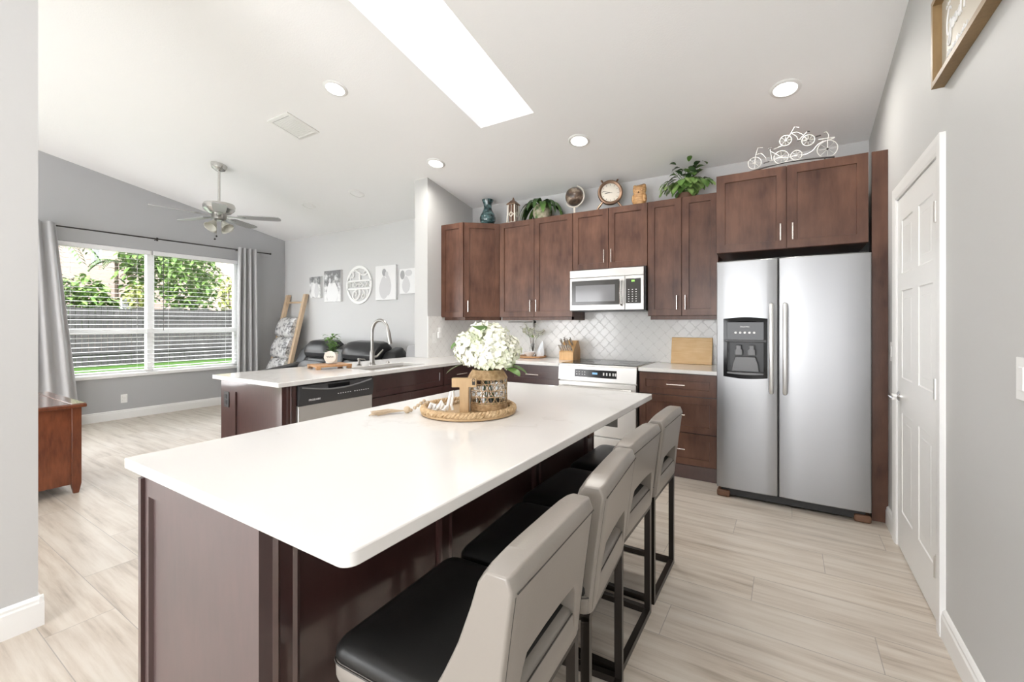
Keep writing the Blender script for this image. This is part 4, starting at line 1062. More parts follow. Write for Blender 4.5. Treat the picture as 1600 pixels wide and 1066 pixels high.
# wooden letter T
N_ = Vector((.52, -.85, 0)).normalized(); U_ = Vector((.85, .52, 0))
base = Vector((-1.155, 1.462, .9285)); ft = Fr(base, U_, N_)
t_ = thing('letter_ornament', base, 'tan wooden letter T standing on the round tray', 'letter')
q = MB(); q.loops([[ft.p(a, b, c) for a, b in ((-.019, 0), (.019, 0), (.019, .112), (.052, .112), (.052, .150), (-.052, .150), (-.052, .112), (-.019, .112))] for c in (-.012, .012)]); q.build('letter', 'tan_wood', t_, bevel=.0015)
q = MB(); q.tube([ft.p(.040 + .006 * math.cos(a), .141 + .007 * math.sin(a), .0135) for a in [2 * PI * i / 12 for i in range(12)]], .0012, 5, closed=True); q.fbox(ft, .034, .122, .012, .046, .136, .014); q.build('metal_tag', 'black_iron', t_)
# white script ornament
fo = Fr((-1.262, 1.428, .930), U_, N_)
orn = thing('script_ornament', fo.O, 'small white curly script ornament left of the letter T', 'ornament')
q = MB()
def sp(pts, r): q.tube([fo.p(a, b, c) for a, b, c in pts], r, 8)
sp([(-.045, .012, 0), (-.035, .035, .004), (-.022, .030, 0), (-.028, .010, .004), (-.012, .008, 0), (.0, .028, .004), (.008, .045, 0), (.014, .030, .004), (.004, .010, 0), (.020, .008, .004), (.030, .025, 0)], .0085)
sp([(-.04, .030, -.014), (-.02, .012, -.016), (0, .034, -.014), (.018, .012, -.016)], .008)
q.build('curled_letters', 'white_plastic', orn)
q = MB(); sp([(.030, .008, 0), (.040, .05, 0), (.048, .085, 0), (.056, .088, 0), (.058, .07, 0), (.050, .03, 0), (.056, .008, 0)], .0065); q.build('tall_loop', 'white_plastic', orn)
ca = MB(); ca.lathe([(.024, 0), (.024, .10), (.020, .102)], (-1.195, 1.522, .928), 24); tag(recenter(ca.build('pillar_candle', 'white_plastic')), 'white pillar candle partly hidden behind the letter T', 'candle')
# bead garland with tassel
gl = thing('bead_garland', (-1.36, 1.42, .915), 'tan wooden bead garland with a tassel trailing off the tray', 'garland')
path = [(-1.215, 1.70, .937), (-1.27, 1.69, .937), (-1.315, 1.645, .937), (-1.335, 1.585, .937), (-1.33, 1.525, .937), (-1.335, 1.475, .942), (-1.362, 1.438, .966), (-1.392, 1.412, .937), (-1.404, 1.400, .927)]
def resample(P, step):
    P = [Vector(p) for p in P]; out = [P[0]]; 
    for a, b in zip(P, P[1:]):
        n = max(1, int((b - a).length / step))
        for i in range(n): out.append(a + (b - a) * (i + 1) / n)
    return out
for p in resample(path, .0135):
    q = MB(); q.sphere(p, .0082, 10, 7); q.build('bead', 'bead_tan', gl, sharp=None)
q = MB(); q.sphere((-1.415, 1.388, .930), .0155, 12, 8); q.build('large_bead', 'bead_tan', gl, sharp=None)
q = MB(); rgt = random.Random(4); ax = Vector((-.72, -.69, 0)); sd_ = Vector((-.69, .72, 0))
for i in range(46):
    s = rgt.uniform(-1, 1); z0 = .921 + rgt.uniform(0, .010); L = rgt.uniform(.10, .145)
    p0 = Vector((-1.425, 1.378, .926)) + sd_ * s * .006; p1 = p0 + ax * L * .5 + sd_ * (s * .018 + rgt.uniform(-.006, .006)); p2 = p0 + ax * L + sd_ * (s * .036 + rgt.uniform(-.008, .008))
    q.tube([p0, (p1.x, p1.y, z0 + .002), (p2.x, p2.y, .9165 + (z0 - .921) * .8)], .0011, 4)
o = q.build('tassel', 'bead_tan', gl); o['kind'] = 'stuff'
# ------------------------------------------------------------------ things on the back counter
ZC = .9155
cb = thing('cutting_board', (-.784, 4.47, ZC), 'bamboo cutting board leaning on the backsplash beside the refrigerator', 'cutting board')
q = MB(); q.hexa([(-.967, 4.455, ZC), (-.598, 4.455, ZC), (-.598, 4.478, ZC), (-.967, 4.478, ZC), (-.967, 4.500, ZC + .252), (-.598, 4.500, ZC + .252), (-.598, 4.523, ZC + .252), (-.967, 4.523, ZC + .252)]); q.build('board', 'bamboo', cb, bevel=.004)
kb = thing('knife_block', (-1.985, 4.32, ZC), 'slanted wooden knife block left of the range', 'knife block')
X0, X1 = -2.065, -1.905
prof = [(4.235, 0), (4.43, 0), (4.43, .10), (4.385, .205), (4.345, .195), (4.235, .085)]
q = MB(); q.loops([[(x, y, ZC + z) for y, z in prof] for x in (X0, X1)]); q.build('block', 'block_wood', kb, bevel=.003)
sl = Vector((0, .11, .11)).normalized(); nr = Vector((0, -.66, .75)).normalized()
def knife(p, L, label, grp, r=.0095):
    k = thing('kitchen_knife', p, label, 'knife', grp)
    q = MB(); q.tube([p + nr * .0005, p + nr * .012], [r * .8, r], 8); q.build('bolster', 'chrome', k)
    q = MB(); q.tube([p + nr * .012, p + nr * (L * .5), p + nr * (L - .006), p + nr * L], [r * .9, r * 1.05, r * 1.15, r * .7], 8); q.build('knife_handle', 'steel_light', k)
P0 = Vector((0, 4.235, ZC + .085))
for i in range(6):
    knife(Vector((X0 + .016 + i * .0255, P0.y, P0.z)) + sl * .016, .085, 'small steel handled knife in the front row of the knife block', 'small knives in the front row of the block', .0085)
big_l = ('large steel handled knife in the back row of the knife block')
for i in range(4):
    knife(Vector((X0 + .024 + i * .034, P0.y, P0.z)) + sl * (.075 + .02 * (i % 2)), .115, big_l, 'large knives in the back row of the block', .0105)
rt = thing('round_board', (-2.47, 4.36, ZC), 'round wooden serving tray on the back counter behind the hydrangeas', 'tray')
q = MB(); q.lathe([(.15, 0), (.165, .006), (.168, .022), (.158, .022), (.150, .012)], (-2.47, 4.36, ZC), 36); q.build('tray', 'acacia', rt)
gv = thing('bud_vase', (-2.50, 4.43, ZC + .0125), 'clear glass vase of white blossom branches on the round wooden tray', 'vase')
q = MB(); q.lathe([(.030, 0), (.034, .01), (.034, .09), (.018, .13), (.018, .15), (.016, .15), (.016, .13), (.032, .09), (.032, .012), (.02, .008)], (-2.50, 4.43, ZC + .0125), 20, cap1=True); q.build('glass_bottle', 'glass', gv)
rgb = random.Random(5)
for k in range(8):
    a = rgb.uniform(-1, 1); tip = Vector((-2.50 + a * .16, 4.40 + rgb.uniform(-.06, .06), ZC + rgb.uniform(.27, .41)))
    b0 = Vector((-2.50, 4.43, ZC + .05)); mid = Vector((-2.50 + a * .05, 4.43, ZC + .22))
    q = MB(); q.tube([b0, mid, tip], [.0025, .002, .0012], 5); br = q.build('branch', 'bark', gv)
    q = MB()
    for j in range(9):
        p = mid.lerp(tip, .35 + .65 * j / 8) + Vector((rgb.uniform(-.018, .018), rgb.uniform(-.018, .018), rgb.uniform(-.01, .02)))
        for m_ in range(5):
            t = 2 * PI * m_ / 5; leaf_blade(q, p, (math.cos(t), math.sin(t) * .6, .6 * math.sin(t) + .3), .021, .016, .1, seg=2)
    q.build('blossom', 'petal', br, sharp=None)
    if k % 2: q = MB(); leaf_blade(q, mid, (a, -.4, .5), .06, .022, .4); leaf_blade(q, mid.lerp(tip, .3), (-a, -.5, .2), .05, .02, .4); q.build('leaf', 'leaf_light', br, sharp=None)
q = MB(); q.lathe([(.028, 0), (.03, .006), (.055, .03), (.068, .055), (.064, .055), (.05, .03), (.02, .012)], (-2.475, 4.318, ZC + .0125), 24); tag(recenter(q.build('small_bowl', 'white_plastic')), 'small white bowl at the front of the round wooden tray', 'bowl')
nh = thing('napkin_holder', (-2.375, 4.40, ZC + .0125), 'white pointed napkins standing on the round wooden tray', 'napkins')
for k, (dx, dy, h, tw) in enumerate(((0, 0, .175, .2), (-.03, .02, .135, -.3), (.02, -.03, .11, .5), (-.012, -.035, .09, 0))):
    q = MB(); fn = Fr((-2.375 + dx, 4.40 + dy, ZC + .0125), (math.cos(tw), math.sin(tw), 0), (math.sin(tw), -math.cos(tw), 0))
    q.loops([[fn.p(-.026, 0, -.002), fn.p(.026, 0, -.002), fn.p(.034, h * .5, -.002), fn.p(.02, h, -.002), fn.p(-.022, h * .65, -.002)], [fn.p(-.026, 0, .002), fn.p(.026, 0, .002), fn.p(.034, h * .5, .002), fn.p(.02, h, .002), fn.p(-.022, h * .65, .002)]]); q.build('napkin', 'pale_blue', nh, smooth=False)
# under-cabinet paper towel holder
pt = thing('towel_holder', (-2.75, 4.30, ZUB), 'thin nickel paper towel bar mounted under the wall cabinet', 'towel holder')
q = MB(); q.tube([(-2.785, 4.36, ZUB - .055), (-2.44, 4.36, ZUB - .055)], .006, 8); q.build('bar', 'nickel', pt)
q = MB(); q.box(-2.446, 4.335, ZUB - .11, -2.438, 4.385, ZUB - .0005); q.build('bracket', 'nickel', pt, bevel=.002)
q = MB(); q.lathe([(.012, 0), (.014, .01), (.010, .018)], (-2.437, 4.36, ZUB - .055), 12, axis='x'); q.build('end_knob', 'black_iron', pt)
fpn = Fr((-3.439, 0, 0), (0, 1, 0), (1, 0, 0))
outlet('wall_outlet', fpn, 3.80, 1.135, 'white outlet on the tiled partition wall beside the sink')
pl = thing('plug_in_freshener', fpn.p(3.865, 1.20), 'white plug in air freshener on the tiled partition wall', 'air freshener')
q = MB(); q.fbox(fpn, 3.838, 1.13, 0, 3.892, 1.205, .035); q.build('plug_body', 'white_plastic', pl, bevel=.010, seg=3)
q = MB(); q.fbox(fpn, 3.845, 1.196, .008, 3.885, 1.255, .040); q.build('refill_cap', 'white_plastic', pl, bevel=.012, seg=3)

# riser with a potted plant on the peninsula
ang = math.radians(-16)
ri = thing('wood_riser', (-3.40, 2.41, ZC), 'small square wooden riser on the peninsula holding a potted plant', 'riser', rz=ang)
q = MB(); q.box(-.125, -.15, .018, .125, .15, .034); q.build('top_board', 'acacia', ri, world=False, bevel=.002)
for sx in (-1, 1):
    for sy in (-1, 1): q = MB(); q.box(sx * .105 - .018, sy * .13 - .018, 0, sx * .105 + .018, sy * .13 + .018, .0178); q.build('riser_foot', 'acacia', ri, world=False, bevel=.002)
pc = Vector((-3.43, 2.45, ZC + .0345))
pp = thing('potted_plant', pc, 'small leafy plant in a white pot with a round name tag, on the peninsula riser', 'potted plant')
q = MB(); q.lathe([(.04, 0), (.046, .004), (.055, .085), (.057, .10), (.050, .10), (.046, .085)], pc, 24); q.build('pot', 'white_plastic', pp)
ftag = Fr(pc + Vector((.045, -.045, .012)), (.80, .60, 0), (.60, -.80, 0))
q = MB(); q.loops([[ftag.p(.052 * math.cos(2 * PI * i / 24), .05 + .052 * math.sin(2 * PI * i / 24), c) for i in range(24)] for c in (0, .006)]); tg = q.build('wood_tag', 'cream', pp)
q = MB(); q.tube([ftag.p(-.03 + .06 * i / 20, .052 + .007 * math.sin(i * 1.3), .0068) for i in range(21)], .0014, 4); q.build('script', 'black_iron', tg)
rgp = random.Random(8); q = MB()
for k in range(70):
    a = rgp.uniform(0, 2 * PI); h = rgp.uniform(.1, .25); leaf_blade(q, pc + Vector((.035 * math.cos(a) * (h * 4), .035 * math.sin(a) * (h * 4), h)), (math.cos(a), math.sin(a), rgp.uniform(-.2, .9)), .06, .026, .5, seg=3)
q.build('foliage', 'leaf_green', pp, sharp=None)['kind'] = 'stuff'
for k in range(5): a = 2 * PI * k / 5; q = MB(); q.tube([pc + Vector((0, 0, .09)), pc + Vector((.03 * math.cos(a), .03 * math.sin(a), .22))], .002, 5); q.build('stem', 'leaf_green', pp)

# ------------------------------------------------------------------ on top of the cabinets
ZT = ZU + .0005
q = MB(); q.lathe([(.052, 0), (.060, .006), (.092, .075), (.096, .11), (.086, .15), (.058, .20), (.046, .235), (.048, .27), (.070, .33), (.066, .33), (.044, .27), (.042, .24)], (-3.05, 4.31, ZT), 32)
tag(recenter(q.build('glazed_vase', 'vase_glaze')), 'dark blue green glazed vase on top of the corner cabinet', 'vase')
tw = thing('lantern_tower', (-2.70, 4.33, ZT), 'small wooden tower lantern with a peaked roof, right of the blue vase', 'lantern')
tx, ty = -2.70, 4.33
q = MB(); q.box(tx - .062, ty - .062, ZT, tx + .062, ty + .062, ZT + .02); q.build('tower_base', 'cream', tw, bevel=.003)
def tpost(sx, sy): q = MB(); q.tube([(tx + sx * .052, ty + sy * .052, ZT + .02), (tx + sx * .042, ty + sy * .042, ZT + .222)], .007, square=True); q.build('post', 'cream', tw, smooth=False)
for sx in (-1, 1):
    for sy in (-1, 1): tpost(sx, sy)
for sx, sy in ((0, -1), (0, 1), (1, 0), (-1, 0)):
    q = MB(); u_ = Vector((abs(sy), abs(sx), 0)); c0 = Vector((tx + sx * .048, ty + sy * .048, ZT))
    q.tube([c0 + Vector((0, 0, .02)), c0 + Vector((-sx * .006, -sy * .006, .222))], .003, square=True)
    for z, w in ((.11, .026),):
        q.tube([c0 + u_ * w + Vector((0, 0, z)), c0 + Vector((0, 0, z + .03)), c0 - u_ * w + Vector((0, 0, z)), c0 + Vector((0, 0, z - .03))], .006, square=True, closed=True)
        for s in (-1, 1): q.tube([c0 + u_ * s * .046 + Vector((0, 0, z)), c0 + u_ * s * w + Vector((0, 0, z))], .006, square=True)
    q.build('lattice_side', 'cream', tw, smooth=False)
q = MB(); q.box(tx - .036, ty - .036, ZT + .02, tx + .036, ty + .036, ZT + .22); q.build('dark_core', 'rust_brown', tw, smooth=False)
q = MB(); q.loops([[(tx - w, ty - w, ZT + z), (tx + w, ty - w, ZT + z), (tx + w, ty + w, ZT + z), (tx - w, ty + w, ZT + z)] for w, z in ((.058, .222), (.058, .232), (.026, .268), (.010, .282), (.004, .31))]); q.build('roof', 'copper_old', tw, smooth=False)

p1_ = thing('trailing_plant', (-2.32, 4.33, ZT), 'potted plant with long drooping strap leaves in a mossy round pot', 'potted plant')
pc = Vector((-2.32, 4.33, ZT))
q = MB(); q.lathe([(.06, 0), (.085, .01), (.105, .07), (.10, .13), (.085, .165), (.078, .16)], pc, 28); q.build('pot', 'mossy_pot', p1_)
rgl = random.Random(21)
for k in range(22):
    a = 2 * PI * k / 22 + rgl.uniform(-.15, .15); up_ = rgl.uniform(.35, 1.3)
    q = MB(); leaf_blade(q, pc + Vector((.03 * math.cos(a), .03 * math.sin(a), .15)), (math.cos(a), math.sin(a) * .55, up_), rgl.uniform(.25, .36), rgl.uniform(.05, .07), 1.6 + .5 * up_, seg=8); q.build('leaf', 'leaf_dark' if k % 3 else 'leaf_green', p1_, sharp=None)

gb = thing('desk_globe', (-1.93, 4.33, ZT), 'small dark globe in a white ring on a stand', 'globe')
gc = Vector((-1.93, 4.33, ZT + .205))
q = MB(); q.sphere(gc, .098, 32, 20); q.build('globe_ball', 'globe_map', gb, sharp=None)
q = MB(); q.tube([gc + Vector((.110 * math.cos(math.radians(a)), 0, .110 * math.sin(math.radians(a)))) for a in range(-150, 76, 9)], .007, 8); q.build('ring', 'cream', gb)
q = MB(); q.lathe([(.055, 0), (.055, .010), (.02, .018), (.010, .035), (.010, .09), (.014, .095)], (-1.93, 4.33, ZT), 24); q.build('stand', 'cream', gb)

ck_ = thing('wheel_clock', (-1.535, 4.33, ZT), 'round copper clock shaped like a ship wheel standing on two legs', 'clock')
cc_ = Vector((-1.535, 4.33, ZT + .185)); rotc = Matrix.Rotation(math.radians(25), 3, 'Z') @ Matrix.Rotation(PI / 2, 3, 'X')
cn = rotc @ Vector((0, 0, 1)); cu = Vector((-cn.y, cn.x, 0)).normalized(); fc = Fr(cc_, cu, cn)
q = MB(); q.lathe([(.105, -.035), (.122, -.03), (.126, 0), (.122, .022), (.112, .026), (.094, .018), (.093, .004)], cc_, 40, rot=rotc, cap1=False); q.build('clock_case', 'copper_old', ck_)
q = MB(); q.lathe([(.095, .0), (.095, .006)], cc_, 36, rot=rotc); fcm = q.build('clock_dial', 'clock_face', ck_)
q = MB(); q.tube([fc.p(-.055, -.012, .009), fc.p(0, 0, .009), fc.p(.0, 0, .009)], .0022, 4); q.build('hour_hand', 'black_iron', fcm)
q = MB(); q.tube([fc.p(-.075, .012, .010), fc.p(0, 0, .010), fc.p(.02, -.004, .010)], .0016, 4); q.build('minute_hand', 'black_iron', fcm)
for k in range(12):
    a = 2 * PI * k / 12; q = MB(); q.tube([fc.p(.072 * math.cos(a), .072 * math.sin(a), .007), fc.p(.084 * math.cos(a), .084 * math.sin(a), .007)], .0018, 4); q.build('hour_mark', 'black_iron', fcm)
for a in (60, 125):
    t = math.radians(a); q = MB(); q.tube([fc.p(.12 * math.cos(t), .12 * math.sin(t), 0), fc.p(.145 * math.cos(t), .145 * math.sin(t), 0), fc.p(.158 * math.cos(t), .158 * math.sin(t), 0)], [.005, .010, .007], 10); q.build('wheel_spoke', 'rust_brown', ck_)
for a in (-52, -128):
    t = math.radians(a); q = MB(); q.tube([fc.p(.118 * math.cos(t), .118 * math.sin(t), 0), fc.p(.175 * math.cos(t), .175 * math.sin(t), 0), fc.p(.222 * math.cos(t), -.178, 0)], [.009, .012, .008], 10); q.build('leg', 'copper_old', ck_)

ow = thing('owl_figurine', (-1.235, 4.33, ZT), 'carved light wood owl figurine right of the copper clock', 'figurine')
oc_ = Vector((-1.235, 4.33, ZT))
q = MB(); rings = []
for z, rx, ry in ((0, .045, .038), (.02, .055, .046), (.06, .066, .052), (.10, .060, .048), (.125, .056, .044), (.15, .064, .048), (.175, .066, .044), (.19, .060, .038), (.198, .044, .028)):
    ring = []
    for i in range(24):
        a = 2 * PI * i / 24; ear = .022 * max(0, abs(math.cos(a)) - .55) / .45 if z > .18 else 0
        ring.append(oc_ + Vector((rx * math.cos(a), ry * math.sin(a), z + ear)))
    rings.append(ring)
q.loops(rings); q.build('body', 'owl_wood', ow, sharp=60)
for s in (-1, 1):
    q = MB(); q.lathe([(.017, 0), (.017, .005), (.008, .006), (.007, .002)], (0, 0, 0), 16, rot=Matrix.Rotation(PI / 2, 3, 'X')); bmesh.ops.translate(q.b, verts=q.b.verts[:], vec=oc_ + Vector((s * .026 + .0, -.043, .155))); q.build('eye', 'owl_wood', ow)
    q = MB(); q.sphere(oc_ + Vector((s * .055, -.012, .075)), 1, 12, 8, sc=(.018, .030, .048)); q.build('wing', 'owl_wood', ow, sharp=None)
q = MB(); q.lathe([(.008, 0), (.001, .016)], oc_ + Vector((0, -.043, .132)), 8, rot=Matrix.Rotation(PI / 2, 3, 'X')); q.build('beak', 'rust_brown', ow)

p2_ = thing('bushy_plant', (-.80, 4.33, ZT), 'bushy plant with bright lower leaves on the cabinet left of the refrigerator cabinet', 'potted plant')
pc = Vector((-.80, 4.33, ZT))
q = MB(); q.lathe([(.07, 0), (.085, .01), (.09, .055), (.082, .055)], pc, 24); q.build('pot', 'rust_brown', p2_)
rgl = random.Random(33)
for k in range(64):
    a = rgl.uniform(0, 2 * PI); rr_ = rgl.uniform(.04, .19); hi = rgl.uniform(.06, .17)
    p = pc + Vector((rr_ * math.cos(a), .09 * math.sin(a) * rr_ / .2 - .055, hi + .03))
    q = MB(); leaf_blade(q, p, (math.cos(a) * .8, -.55, rgl.uniform(-.75, -.15)), rgl.uniform(.085, .13), rgl.uniform(.06, .085), .8, seg=4); q.build('leaf', ('leaf_light', 'leaf_light', 'leaf_green')[k % 3], p2_, sharp=None)
for k in range(44):
    a = rgl.uniform(0, 2 * PI); rr_ = rgl.uniform(.0, .16); hi = rgl.uniform(.15, .335)
    p = pc + Vector((.03 + rr_ * math.cos(a), .07 * math.sin(a), hi))
    q = MB(); leaf_blade(q, p, (math.cos(a), -.45, rgl.uniform(-.6, .7)), rgl.uniform(.06, .095), rgl.uniform(.045, .062), .7, seg=4); q.build('leaf', 'leaf_dark' if k % 4 else 'leaf_green', p2_, sharp=None)
for k in range(8):
    a = 2 * PI * k / 8; q = MB(); q.tube([pc + Vector((0, 0, .1)), pc + Vector((.05 * math.cos(a), .03 * math.sin(a), .2)), pc + Vector((.12 * math.cos(a), .06 * math.sin(a), .28))], .003, 5); q.build('stem', 'leaf_green', p2_)

# wire bicycles
BYY = 3.775
bk = thing('bicycle_sculpture', (0, BYY, 2.4445), 'white wire bicycles sculpture on the cabinet above the refrigerator', 'sculpture')
def bp(cx, cy, dy=0): return Vector(((cx - 110) * .000392 - .241, BYY + dy, (885 - .1625 * cx - cy) * .000392 * 1.02 + 2.451))
def bt(pts, r, name, m_='white_iron', dy=0):
    q = MB(); q.tube([bp(*p, dy) for p in pts], r * .75, 6); q.build(name, m_, bk)
q = MB(); q.tube([bp(c, y) for c, y in ((100, 862), (250, 815), (400, 768), (700, 692), (1000, 650), (1300, 628), (1430, 622))], .0062, 8); q.build('base_bar', 'black_iron', bk)
for cx in (235, 1285): q = MB(); q.tube([bp(cx, 885 - .1625 * cx + 6), bp(cx, 820 if cx < 500 else 630)], .004, 6); q.build('base_foot', 'black_iron', bk)
for cx, cy, r in ((185, 700, 112), (620, 600, 118), (858, 575, 88), (1325, 480, 150), (690, 300, 95), (1040, 312, 98)):
    c = bp(cx, cy); R_ = r * .000392
    q = MB(); q.tube([c + Vector((R_ * math.cos(2 * PI * i / 28), 0, R_ * math.sin(2 * PI * i / 28))) for i in range(28)], .0029, 6, closed=True); wh = q.build('wheel', 'white_iron', bk)
    for k in range(8): a = 2 * PI * k / 8; q = MB(); q.tube([c, c + Vector((R_ * math.cos(a), 0, R_ * math.sin(a)))], .0013, 4); q.build('spoke', 'white_iron', wh)
    q = MB(); q.lathe([(.007, -.004), (.007, .004)], c, 10, axis='y'); q.build('hub', 'black_iron' if cx in (1325, 1040) else 'white_iron', wh)
bt([(185, 700), (205, 540), (240, 410), (320, 408)], .003, 'front_fork'); bt([(205, 540), (300, 520), (370, 600), (380, 690), (470, 655)], .003, 'frame_tube')
bt([(470, 655), (440, 440), (420, 440)], .003, 'seat_post'); bt([(440, 480), (530, 540), (620, 600)], .003, 'frame_tube'); bt([(380, 690), (620, 600)], .003, 'frame_tube')
bt([(330, 705), (430, 670)], .006, 'pedal', 'black_iron'); bt([(415, 438), (470, 432)], .005, 'saddle', 'black_iron')
bt([(500, 450), (560, 420), (640, 390), (690, 395)], .003, 'link_tube')
bt([(690, 300), (760, 200), (830, 60), (900, 75)], .003, 'front_fork'); bt([(780, 170), (870, 155), (950, 200), (1040, 312)], .003, 'frame_tube'); bt([(900, 300), (1030, 150)], .003, 'seat_post'); bt([(900, 300), (1040, 312)], .003, 'frame_tube'); bt([(790, 180), (860, 230), (890, 300)], .003, 'frame_tube')
bt([(870, 310), (930, 298)], .006, 'pedal', 'black_iron'); bt([(1020, 152), (1065, 152)], .005, 'saddle', 'black_iron')
bt([(620, 600), (700, 620), (770, 600), (858, 575)], .003, 'frame_tube'); bt([(940, 580), (1040, 550), (1110, 500), (1180, 400), (1260, 340), (1330, 335), (1430, 290)], .004, 'frame_tube')
bt([(1325, 480), (1330, 330), (1345, 230), (1310, 180), (1270, 190)], .003, 'front_fork'); bt([(1190, 310), (1310, 295), (1430, 280)], .004, 'saddle'); bt([(1150, 255), (1230, 232)], .006, 'handle_grip', 'black_iron')

# ------------------------------------------------------------------ ceiling fittings
def slope_frame(x, y): return Vector((x, y, ceil_z(y)))
RS = Matrix.Rotation(math.atan(.2), 3, 'X').inverted()
nrm = Vector((0, -.2, -1)).normalized()
def downlight(x, y, label, on=True):
    c = slope_frame(x, y); t = thing('recessed_light', c, label, 'recessed light', 'recessed ceiling lights')
    RD = Matrix.Rotation(PI, 3, 'X') @ RS.inverted() if False else nrm.to_track_quat('Z', 'Y').to_matrix()
    q = MB(); q.lathe([(.098, -.003), (.098, .004), (.092, .009), (.074, .011), (.072, .004)], c, 32, rot=RD, cap0=False, cap1=False); q.build('trim_ring', 'white_plastic', t)
    q = MB(); q.lathe([(.074, .001), (.074, .005)], c, 28, rot=RD); q.build('diffuser', 'lamp_glow' if on else 'lamp_off', t)
    if on:
        ld = bpy.data.lights.new('lamp', 'AREA'); ld.shape = 'DISK'; ld.size = .14; ld.energy = SPOT_W; ld.color = (1.0, .96, .90); ld.spread = math.radians(165)
        lo = bpy.data.objects.new('lamp', ld); COL.objects.link(lo); lo.parent = t; lo.location = nrm * .02; lo.rotation_euler = nrm.to_track_quat('-Z', 'Y').to_euler()
    return t
downlight(-3.144, 2.282, 'lit recessed ceiling light over the near end of the peninsula')
downlight(-.015, 3.644, 'lit recessed ceiling light in front of the refrigerator')
downlight(-3.14, 3.493, 'lit recessed ceiling light in front of the partition wall')
downlight(-1.593, 3.678, 'lit recessed ceiling light in front of the microwave')
downlight(-5.68, 3.691, 'unlit recessed light nearest the ceiling fan', False)
downlight(-4.648, 3.681, 'unlit recessed light between the fan and the partition wall', False)
for x, y in ((-.1, 1.0), (-1.2, .2), (-.5, -1.4), (-2.0, -1.6)): downlight(x, y, 'added out of view fill light, built as a recessed light over the dining side')  # unseen lamps added to brighten the room

ve = thing('ceiling_vent', slope_frame(-4.02, 2.46), 'square white air vent on the sloped ceiling', 'vent')
RD = nrm.to_track_quat('Z', 'Y').to_matrix(); c = slope_frame(-4.02, 2.46)
e1_ = Vector((1, 0, 0)); e2_ = Vector((0, 1, -.2)).normalized()
def vp(a, b, k): return c + e1_ * a + e2_ * b + nrm * k
q = MB(); q.loops([[vp(sx * w, sy * w, k) for sx, sy in ((-1, -1), (1, -1), (1, 1), (-1, 1))] for w, k in ((.165, -.002), (.165, .008), (.135, .012), (.133, .004))], False, False); q.build('vent_frame', 'white_plastic', ve, smooth=False)
q = MB(); q.loops([[vp(sx * .134, sy * .134, k) for sx, sy in ((-1, -1), (1, -1), (1, 1), (-1, 1))] for k in (.001, .003)]); q.build('backing', 'mid_gray', ve, smooth=False)
q = MB()
for i in range(16):
    b = -.125 + i * .0167; q.hexa([vp(-.133, b, .003), vp(.133, b, .003), vp(.133, b + .012, .003), vp(-.133, b + .012, .003), vp(-.133, b + .002, .008), vp(.133, b + .002, .008), vp(.133, b + .0155, .008), vp(-.133, b + .0155, .008)])
q.build('louvers', 'white_plastic', ve, smooth=False)

FXC, FYC = -5.70, 2.56
fn_ = thing('ceiling_fan', (FXC, FYC, ceil_z(FYC)), 'gray five blade ceiling fan with light kit hanging in the living area', 'ceiling fan')
cz = ceil_z(FYC)
q = MB(); q.lathe([(.085, -.012), (.085, .01), (.072, .05), (.030, .075)], (FXC, FYC, cz), 28, rot=nrm.to_track_quat('Z', 'Y').to_matrix()); q.build('canopy', 'fan_metal', fn_)
q = MB(); q.tube([(FXC, FYC, cz - .05), (FXC, FYC, 2.72)], .014, 12); q.build('downrod', 'fan_metal', fn_)
q = MB(); q.lathe([(.03, .11), (.06, .10), (.155, .085), (.165, .06), (.16, .02), (.12, -.02), (.08, -.035)], (FXC, FYC, 2.63), 36); q.build('motor_housing', 'fan_metal', fn_)
q = MB(); q.lathe([(.075, .06), (.08, .04), (.075, 0), (.045, -.015)], (FXC, FYC, 2.535), 24); q.build('switch_housing', 'nickel', fn_)
for k in range(5):
    a = math.radians(-24 + 72 * k); d = Vector((math.cos(a), math.sin(a), 0)); s = Vector((-math.sin(a), math.cos(a), 0))
    q = MB(); O = Vector((FXC, FYC, 2.575)); tl = .022
    outl = [(.20, -.05), (.24, -.058), (.45, -.068), (.60, -.070), (.645, -.058), (.66, -.02), (.66, .02), (.645, .058), (.60, .070), (.45, .068), (.24, .058), (.20, .05)]
    q.loops([[O + d * r + s * w + Vector((0, 0, -w * .13 + h)) for r, w in outl] for h in (-.004, .004)]); bl_ = q.build('blade', 'fan_blade', fn_, smooth=False)
    q = MB(); q.loops([[O + d * r + s * w + Vector((0, 0, -w * .12 + h)) for r, w in ((.085, -.02), (.17, -.014), (.25, -.035), (.28, 0), (.25, .035), (.17, .014), (.085, .02))] for h in (-.010, -.0045)]); q.build('blade_iron', 'nickel', bl_, smooth=False)
for k in range(4):
    a = math.radians(20 + 90 * k); d = Vector((math.cos(a), math.sin(a), 0)); ax_ = (d * .62 + Vector((0, 0, -.78))).normalized()
    rt_ = ax_.to_track_quat('Z', 'Y').to_matrix(); b0 = Vector((FXC, FYC, 2.515)) + d * .045
    q = MB(); q.tube([b0, b0 + ax_ * .03], .013, 10); arm = q.build('lamp_arm', 'nickel', fn_)
    q = MB(); q.lathe([(.022, .022), (.034, .045), (.046, .08), (.066, .115), (.070, .12), (.066, .12), (.043, .08), (.03, .045)], b0, 20, rot=rt_, cap0=True, cap1=False); q.build('glass_shade', 'frosted_glass', fn_)
for dx, z in ((.01, 2.30), (.05, 2.33)):
    q = MB(); q.tube([(FXC + dx, FYC - .05, 2.52), (FXC + dx, FYC - .05, z)], .0015, 5); ch = q.build('pull_chain', 'nickel', fn_)
    q = MB(); q.sphere((FXC + dx, FYC - .05, z - .008), .011, 10, 8); q.build('chain_knob', 'black_iron', ch)
